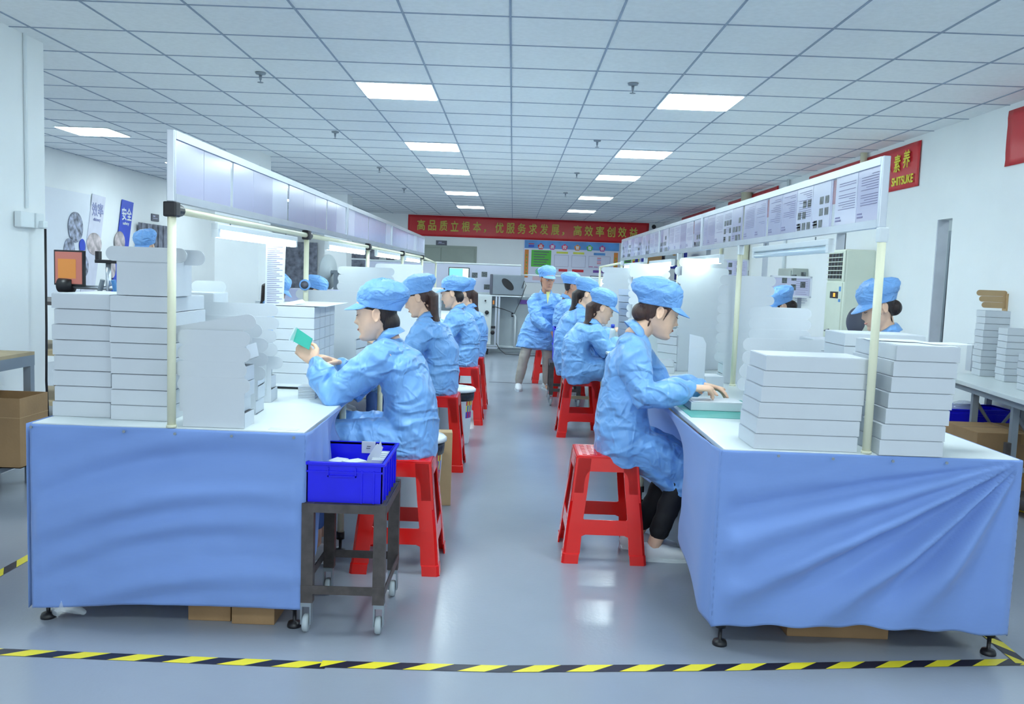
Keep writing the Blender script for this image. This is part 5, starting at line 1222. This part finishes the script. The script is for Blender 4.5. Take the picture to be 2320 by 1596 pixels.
MB().box(-.03, .0, -.03, 0, .32, .44, bev=.005).build('latch', 'black', rm); MB().prism([(0, -.028), (.028, 0), (0, .028), (-.028, 0)], plane_mtx((-.14, -.003, .37), (1, 0, 0), (0, 0, 1)), .004).build('warning_mark', 'signgrey', rm)
MB().box(.075, .105, -.02, .02, .86, .93, bev=.005).build('indicator', 'orange', rm); MB().box(.07, .11, -.02, .03, .8, .83).build('clamp', 'black', rm); MB().box(.06, .13, -.03, .03, .45, .49).build('clamp', 'black', rm)
for x in (-.85, .0): MB().tube([(x, .02, .1), (x, .02, .0)], .025, 10).build('caster', 'rubber', rm)
tag(MB().tube([(.165, 14.8, 1.15), (.2, 14.78, 1.28), (.23, 14.78, 1.2), (.15, 14.78, .95), (.05, 14.78, .72), (-.12, 14.78, .78), (-.28, 14.78, .82)], .006, 8).build('power_cable', 'black', smooth=True), 'black cable looping from the grey printer to the machine upright', 'cable')
tag(MB().tube([(-.24, 14.75, .2), (-.18, 14.75, .1), (-.08, 14.75, .02), (.3, 14.75, .008), (.6, 14.8, .008)], .006, 8).build('power_cable', 'black', smooth=True), 'black cable on the floor behind the standing man', 'cable')
wp = empty('water_pipe', 'white plastic pipe rising from the floor and entering the grey cabinet', 'pipe', (.07, 15.2, 0))
MB().tube([(0, 0, .09), (0, 0, .64), (-.015, .03, .67), (-.05, .1, .67)], .018, 10).build('riser', 'white', wp, True); MB().tube([(-.35, 0, .1), (2.0, 0, .1)], .018, 10).build('run', 'white', wp, True)
MB().tube([(-.06, .09, .67), (-.05, .1, .67)], .035, 12).build('collar', 'black', wp)
# crate trolley by the man
trolley('dark steel trolley carrying blue crates beside the standing man', .60, 9.4, .34, .45, .46)
for k, z in enumerate((.462, .645)): crate(['lower blue crate on the trolley by the standing man', 'upper blue crate on the trolley by the standing man'][k], .62, 9.4, z, .4, .3, .18, PI/2, 'blue crates by the standing man')
# small bits on right bench
btl = tag(MB().tube([(.93, 7.9, TT), (.93, 7.9, TT+.14)], [.03, .025], 14, round_=True).build('bottle', 'worktop', smooth=True), 'white bottle with blue cap in front of the bent woman', 'bottle')
MB().lathe([(0, 0), (.018, 0), (.018, .03), (0, .034)], 14, (.93, 7.9, TT+.165)).build('cap', 'royal', btl, True)
gc = tag(MB().lathe([(0, 0), (.03, 0), (.035, .05), (.0, .05)], 16, (1.05, 6.75, TT)).build('cup', 'green', smooth=True), 'small green cup at the far end of the third green mat', 'cup') if False else None
# blue rack, cabinet, doc stands, air conditioner
br_ = empty('storage_rack', 'royal blue steel storage rack behind the right bench boards', 'rack', (2.9, 17.5, 0))
for x in (-.3, .55):
    for y in (0, .9): MB().box(x-.03, x+.03, y-.03, y+.03, 0, 2.05).build('upright', 'rack_blue', br_)
for z in (.7, 1.62, 2.0): MB().box(-.3, .55, -.03, .93, z, z+.06).build('shelf', 'rack_blue', br_)
for a, c in (((-.3, 0, 1.55), (.55, 0, .95)), ((-.3, .9, 1.5), (.55, .9, .9)), ((-.3, 0, .9), (.55, 0, .4))): MB().tube([a, c], .015, 6).build('brace', 'rack_blue', br_)
carton('cardboard_box', 'brown carton on the blue rack, left', 2.68, 2.98, 17.5, 18.0, 1.685, 1.9)
carton('cardboard_box', 'white carton on the blue rack, right', 3.05, 3.4, 17.5, 18.0, 1.685, 1.95, mt='greypanel')
cb = empty('grey_cabinet', 'grey steel cabinet with open dark slot by the right wall', 'cabinet', (3.0, 14.9, 0))
MB().box(0, .7, 0, .6, 0, 1.75, bev=.01).build('body', 'greybox', cb); MB().box(.22, .36, -.004, 0, .15, 1.6).build('open_slot', 'black', cb)
MB().box(.36, .64, -.02, 0, .15, 1.6, bev=.004).build('door', 'white', cb); MB().tube([(.39, -.03, .9), (.39, -.03, 1.0)], .008, 8).build('door_handle', 'steel', cb)
def docstand(lab, x, y, w_, h_, zc, rz, legs):
    t = empty('document_stand', lab, 'document stand', (x, y, 0), rz)
    m_ = MB(); m_.box(-w_/2, w_/2, -.012, .012, zc-h_/2, zc-h_/2+.02); m_.box(-w_/2, w_/2, -.012, .012, zc+h_/2-.02, zc+h_/2); m_.box(-w_/2, -w_/2+.02, -.012, .012, zc-h_/2, zc+h_/2); m_.box(w_/2-.02, w_/2, -.012, .012, zc-h_/2, zc+h_/2); m_.build('frame', 'alu', t)
    p = MB(); p.box(-w_/2+.02, w_/2-.02, -.006, .0, zc-h_/2+.02, zc+h_/2-.02)
    r = random.Random(5)
    for k in range(3):
        xx = -w_/2+.12+k*w_*.22
        for q_ in range(2): p.box(xx, xx+.05, -.0075, -.006, zc-h_*.3+q_*.1+.03*k, zc-h_*.3+.06+q_*.1+.03*k, 1)
    for k in range(12): p.box(w_*.12, w_*.12+r.uniform(.1, w_*.3), -.0075, -.006, zc+h_*.35-k*.022, zc+h_*.35-k*.022+.004, 2)
    p.build('paper', ('lilac', 'photo', 'ink'), t)
    for x_ in legs: MB().box(x_-.02, x_+.02, .012, .04, 0, zc).build('post', 'dark_steel' if len(legs) > 1 else 'steel', t)
    MB().box(-w_/2, w_/2, -.15, .2, 0, .02).build('foot', 'dark_steel', t)
    return t
docstand('document stand in aluminium frame above the pale cap by the right wall', 2.88, 9.0, .42, .22, 1.36, -.15, (.1,))
docstand('farther document stand in aluminium frame with dark posts', 2.96, 11.9, .5, .3, 1.55, -.1, (-.22, .24))
mb_ = monitor('dark monitor back edge under the near document stand', (2.72, 8.7, 1.14), .2, .12, .4, (('black',), []), stand=False) if False else None
ac = empty('air_conditioner', 'tall ivory floor standing air conditioner by the right wall', 'air conditioner', (3.40, 9.16, 0), -PI/2)
MB().box(-.25, .25, 0, .31, 0, 1.765, bev=.02).build('cabinet', 'ac', ac)
MB().box(-.23, .21, -.008, 0, .06, .82, bev=.003).build('lower_panel', 'ac', ac); MB().box(-.23, .21, -.008, 0, .84, 1.42, bev=.003).build('middle_panel', 'ac', ac)
MB().box(-.22, .19, -.004, .001, 1.45, 1.73).build('grille_recess', 'black', ac)
for k in range(7): MB().box(-.225, .195, -.02, -.004, 1.452+.045*k, 1.46+.045*k).build('louvre', 'ac', ac)
for k in range(4): MB().tube([(-.15+.09*k, -.006, 1.46), (-.10+.09*k, -.006, 1.72)], .005, 6).build('vane', 'steel', ac)
MB().box(.196, .25, -.012, .0, 1.43, 1.75, bev=.003).build('grille_border', 'ac', ac)
d_ = MB().box(-.1, .12, -.012, -.008, 1.255, 1.325).build('display', 'black', ac); MB().box(.0, .05, -.014, -.012, 1.27, 1.31).build('digit', emat('amber', (255, 150, 50), .8), d_)
MB().box(.14, .19, -.011, -.008, 1.33, 1.38).build('energy_sticker', 'posterblue', ac); MB().box(.14, .19, -.011, -.008, 1.22, 1.25).build('energy_sticker', 'posterblue', ac)
MB().tube([(-.19, -.012, .9), (-.06, -.016, .92)], .008, 8).build('latch', 'signgrey', ac)
# small fan / round dark item near the facing-left woman
ft = empty('round_stand', 'dark round disc on a thin stand behind the woman facing left', 'stand', (2.22, 5.6, 1.16))
k_ = MB(); k_.lathe([(0, 0), (.08, 0), (.09, .01), (.08, .02), (0, .02)], 28); bmesh.ops.transform(k_.bm, matrix=Matrix.Rotation(PI/2, 4, 'X') @ Matrix.Rotation(.5, 4, 'Y'), verts=k_.bm.verts); k_.build('disc', 'signgrey', ft, True)
MB().tube([(0, 0, -.08), (0, 0, -1.15)], .012, 8).build('stem', 'steel', ft); MB().lathe([(0, 0), (.14, 0), (.13, .02), (0, .025)], 24, (0, 0, -1.16)).build('base', 'dark_steel', ft)
# ------------------------------------------------------------------ right side table and goods
rt = empty('side_table', 'grey topped side table by the right wall piled with white boxes', 'table', (3.2, 5.75, 0), -.14)
MB().box(-.02, .41, -1.35, 1.0, .71, .74, bev=.004).build('tabletop', 'worktop', rt); MB().box(0, .39, -1.33, .98, .67, .71).build('apron', 'steel', rt)
for y in (-1.25, -.35, .3, .9):
    for x in (.04, .36): MB().box(x-.02, x+.02, y-.02, y+.02, 0, .67).build('leg', 'steel', rt)
for y in (-.35, .3):
    MB().box(.04, .36, y-.01, y+.01, .25, .28).build('crossbar', 'steel', rt); MB().tube([(.04, y+.02, .63), (.2, y+.02, .4), (.36, y+.02, .63)], .014, 6).build('brace', 'steel', rt)
def rloc(px, py, z): return at(px, py, z=z)
a = at(2252, 855, z=.74)
stack(a.x+.02, a.y+.1, .2, .17, .05, 10, 'in the tall stack on the side table', 'tall stack on the side table', z0=.741, rz=-.14, seed=2)
a = at(2307, 868, z=.74); stack(a.x+.0, a.y+.1, .16, .16, .048, 8, 'in the stack right of the kraft cards on the side table', 'second stack on the side table', z0=.741, rz=-.14, seed=3)
a = at(2316, 884, z=.74); stack(a.x+.04, a.y-.05, .15, .15, .048, 5, 'in the short stack at the right picture edge', 'short stack at the right edge', z0=.741, rz=-.14, seed=4)
a = a2 = at(2180, 828, z=.74); stack(a.x+.02, a.y+.05, .22, .2, .065, 2, 'in the low pair at the far end of the side table', 'low pair on the side table', z0=.741, rz=-.14, seed=5)
a = at(2212, 842, z=.74); tag(MB().box(a.x-.05, a.x+.05, a.y, a.y+.08, .741, .96, bev=.002).build('upright_box', 'paper'), 'narrow upright white box on the side table', 'box')
kf = empty('kraft_box', 'small open kraft card box on the low pair on the side table', 'box', (a2.x+.02, a2.y+.02, .8715), -.14)
MB().box(-.06, .06, 0, .003, 0, .14).build('panel', 'brown_lt', kf); MB().prism(pill(0, .125, .085, .016), plane_mtx((0, -.003, 0), (1, 0, 0), (0, 0, 1)), .003).build('ear_flap', 'brown_lt', kf)
a = at(2252, 855, z=.74); kg = empty('kraft_box', 'open kraft card boxes standing on top of the tall side table stack', 'box', (a.x+.02, a.y+.08, 1.2415), -.14)
for k in range(3): MB().prism(pill(-.02*k, .04+.045*k, .11, .022), plane_mtx((0, .004*k, 0), (1, 0, 0), (0, 0, 1)), .003).build('ear_flap', 'brown_lt', kg)
MB().box(.06, .2, -.02, .16, 0, .13).build('box_body', 'brown_lt', kg)
carton('cardboard_box', 'large brown carton on the floor under the side table, top of two', 3.05, 3.68, 5.55, 6.0, .212, .47, mt='brown')
carton('cardboard_box', 'large brown carton on the floor under the side table, lower of two', 3.05, 3.68, 5.55, 6.0, 0, .21, mt='brown')
carton('cardboard_box', 'smaller pale carton beside the two large cartons', 2.9, 3.2, 6.15, 6.5, .0, .36, mt='brown_lt')
crate('blue crate with a clear bag under the side table', 3.45, 6.42, .40, .5, .3, .12)
carton('cardboard_box', 'brown carton under the blue crate below the side table', 3.25, 3.68, 6.2, 6.65, 0, .398)
cbag = tag(MB().ball((3.4, 6.4, .49), (.12, .1, .08), 18).build('plastic_bag', 'film', smooth=True), 'clear plastic bag bulging out of the blue crate', 'bag')
for k in range(22): tag(MB().box(3.38, 3.68, 7.0, 7.35, .122+.0115*k, .1325+.0115*k).build('flat_card', 'paper' if k % 2 else 'signgrey'), 'flattened card in the striped pile beyond the right bench corner', 'card', 'striped pile of flattened cards')
carton('cardboard_box', 'brown carton under the striped card pile', 3.3, 3.7, 6.93, 7.4, 0, .12)
kt = empty('black_trolley', 'black steel trolley at the right picture edge', 'trolley', (3.25, 5.08, 0))
for sx in (-.1, .35):
    for sy in (-.3, .3): MB().box(sx-.016, sx+.016, sy-.016, sy+.016, .1, .44).build('post', 'dark_steel', kt); MB().tube([(sx-.01, sy, .035), (sx+.015, sy, .035)], .035, 16).build('wheel', 'rubber', kt)
for z in (.1,): MB().box(-.12, .37, -.32, .32, z, z+.03).build('shelf', 'dark_steel', kt)
# ------------------------------------------------------------------ left side
sd_ = empty('side_bench', 'plywood topped steel bench at the left picture edge', 'table', (-3.23, 4.88, 0))
MB().box(-.6, .32, -.5, .4, .785, .805).build('tabletop', 'wood', sd_); MB().box(-.6, .32, -.5, .4, .72, .785).build('apron', 'steel', sd_)
for x in (-.55, .3):
    for y in (-.47, .37): MB().box(x-.022, x+.022, y-.022, y+.022, 0, .72).build('leg', 'steel', sd_)
MB().box(-.6, .32, -.5, .4, .13, .16).build('low_shelf', 'steel', sd_)
carton('cardboard_box', 'large open brown carton on the low shelf of the left edge bench', -3.45, -2.79, 4.9, 5.2, .165, .57, mt='brown', open_=True)
carton('cardboard_box', 'brown carton with shipping labels behind the left bench corner', -3.2, -2.75, 6.05, 6.4, .0, .5)
for k, (x, z, a) in enumerate([(-2.86, .47, 0), (-2.86, .38, .6)]): 
    e = tag(MB().box(-.04, .04, -.001, 0, -.03, .03).build('shipping_label', 'paper'), ['upper white shipping label on the carton behind the left bench', 'tilted white shipping label on the carton behind the left bench'][k], 'label'); e.location = (x, 6.046, z-.03); e.rotation_euler = (0, a, 0)
# inspection station
ist = empty('inspection_bench', 'shelved bench behind the left columns holding blue bins', 'bench', (-3.55, 7.72, 0))
MB().box(-1.2, .5, -.4, .5, .98, 1.01).build('worktop', 'dark_steel', ist); MB().box(-1.2, .5, -.4, .5, .55, .6).build('shelf', 'wood', ist); MB().box(-1.2, .5, -.4, .5, .12, .16).build('shelf', 'wood', ist)
for x in (-.5, .0, .46):
    for y in (-.38, .46): MB().box(x-.02, x+.02, y-.02, y+.02, 0, .98).build('leg', 'alu', ist)
monitor('tilted monitor with orange screen beside the near left column', (-3.78, 7.4, 1.15), .3, .3, -.25, ((scr((150, 92, 84), .35), scr((170, 112, 52), .35)), [(.15, .75, .2, .75, 1)]))
def bluebin(lab, x, y, z, h=.24):
    t = empty('parts_bin', lab, 'bin', (x, y, z)); m_ = MB(); m_.box(-.1, .1, -.12, .12, 0, h, bev=.01); m_.box(-.11, .11, -.13, .13, h-.02, h+.005, bev=.004); m_.build('bin_body', 'blue_crate', t)
bluebin('upper blue parts bin left of the leftmost white stack', -3.62, 7.46, .848, .125); bluebin('lower blue parts bin left of the leftmost white stack', -3.66, 7.46, .602)
ca = empty('inspection_camera', 'chrome inspection camera arm on a horizontal bar at the far left', 'camera arm', (-3.45, 7.42, 1.01))
MB().tube([(-.35, 0, .13), (.5, 0, .13)], .018, 14).build('bar', 'alu', ca, True); MB().tube([(0, 0, 0), (0, .0, .35)], .022, 12).build('column', 'alu', ca, True)
MB().box(-.1, .1, -.04, .06, .34, .37, bev=.006).build('head_plate', 'black', ca); MB().box(-.1, -.07, -.03, .03, .37, .44, bev=.003).build('head_bracket', 'black', ca)
MB().tube([(.22, 0, .13), (.36, 0, .13)], .045, 16).build('motor', 'black', ca, True); MB().tube([(-.42, 0, .14), (-.3, 0, .14)], .06, 18).build('hand_wheel', 'black', ca, True)
MB().tube([(-.1, 0, 0), (-.04, -.02, .2)], .02, 10).build('strut', 'steel', ca); MB().tube([(.08, 0, 0), (.05, -.02, .2)], .02, 10).build('strut', 'posterblue', ca)
# reel feeder behind left bench
rf = empty('reel_feeder', 'grey reel feeder with a large dark wheel behind the hanging sheet', 'machine', (-2.55, 12.4, 0))
MB().box(-.4, .4, -.2, .3, 0, .95, bev=.02).build('cabinet', 'signgrey', rf)
w_ = MB(); w_.lathe([(0, 0), (.24, 0), (.25, .01), (.25, .03), (.08, .03), (.07, .06), (0, .06)], 36); bmesh.ops.transform(w_.bm, matrix=Matrix.Translation((-.1, 0, 1.32)) @ Matrix.Rotation(PI/2, 4, 'Y') @ Matrix.Rotation(.3, 4, 'X'), verts=w_.bm.verts); w_.build('reel', 'greypanel', rf, True)
MB().tube([(-.2, 0, 1.32), (.2, 0, 1.32)], .03, 12).build('axle', 'steel', rf); MB().box(.0, .06, -.03, .03, .95, 1.35).build('bracket', 'steel', rf); MB().tube([(-.3, -.1, 1.0), (.3, -.1, 1.02)], .05, 12).build('roller', 'alu', rf, True)
wr_ = empty('wire_shelf', 'white steel shelf rack before the back wall curtain', 'shelf', (-3.75, 20.8, 0))
for x in (-.3, .3): MB().box(x-.015, x+.015, -.015, .015, 0, 1.85).build('upright', 'white', wr_)
for z in (.3, .8, 1.3, 1.6, 1.83): MB().box(-.3, .3, -.015, .3, z, z+.03).build('shelf', 'white', wr_)
eb = empty('electric_box', 'dark grey electric panel on the back wall left of the door', 'box', (-3.1, YB, 1.55)); MB().box(-.1, .1, -.1, 0, -.28, .28, bev=.01).build('housing', 'signgrey', eb); MB().box(-.03, .03, -.11, -.1, -.05, .05).build('panel_window', 'black', eb)
# dim white lidded shapes far left middle: stacked trays
for k in range(2): tag(MB().box(-2.6+.42*k, -2.3+.42*k, 9.9, 10.2, .98, 1.13, bev=.01).build('storage_tray', 'lilac'), ['pale tray behind the left bench, left of a pair', 'pale tray behind the left bench, right of a pair'][k], 'tray')
it = empty('rear_table', 'plain white table behind the left bench carrying pale trays', 'table', (-2.4, 10.4, 0)); MB().box(-.5, .55, -.6, .6, .95, .98).build('tabletop', 'worktop', it)
for x in (-.45, .5):
    for y in (-.55, .55): MB().box(x-.02, x+.02, y-.02, y+.02, 0, .95).build('leg', 'steel', it)
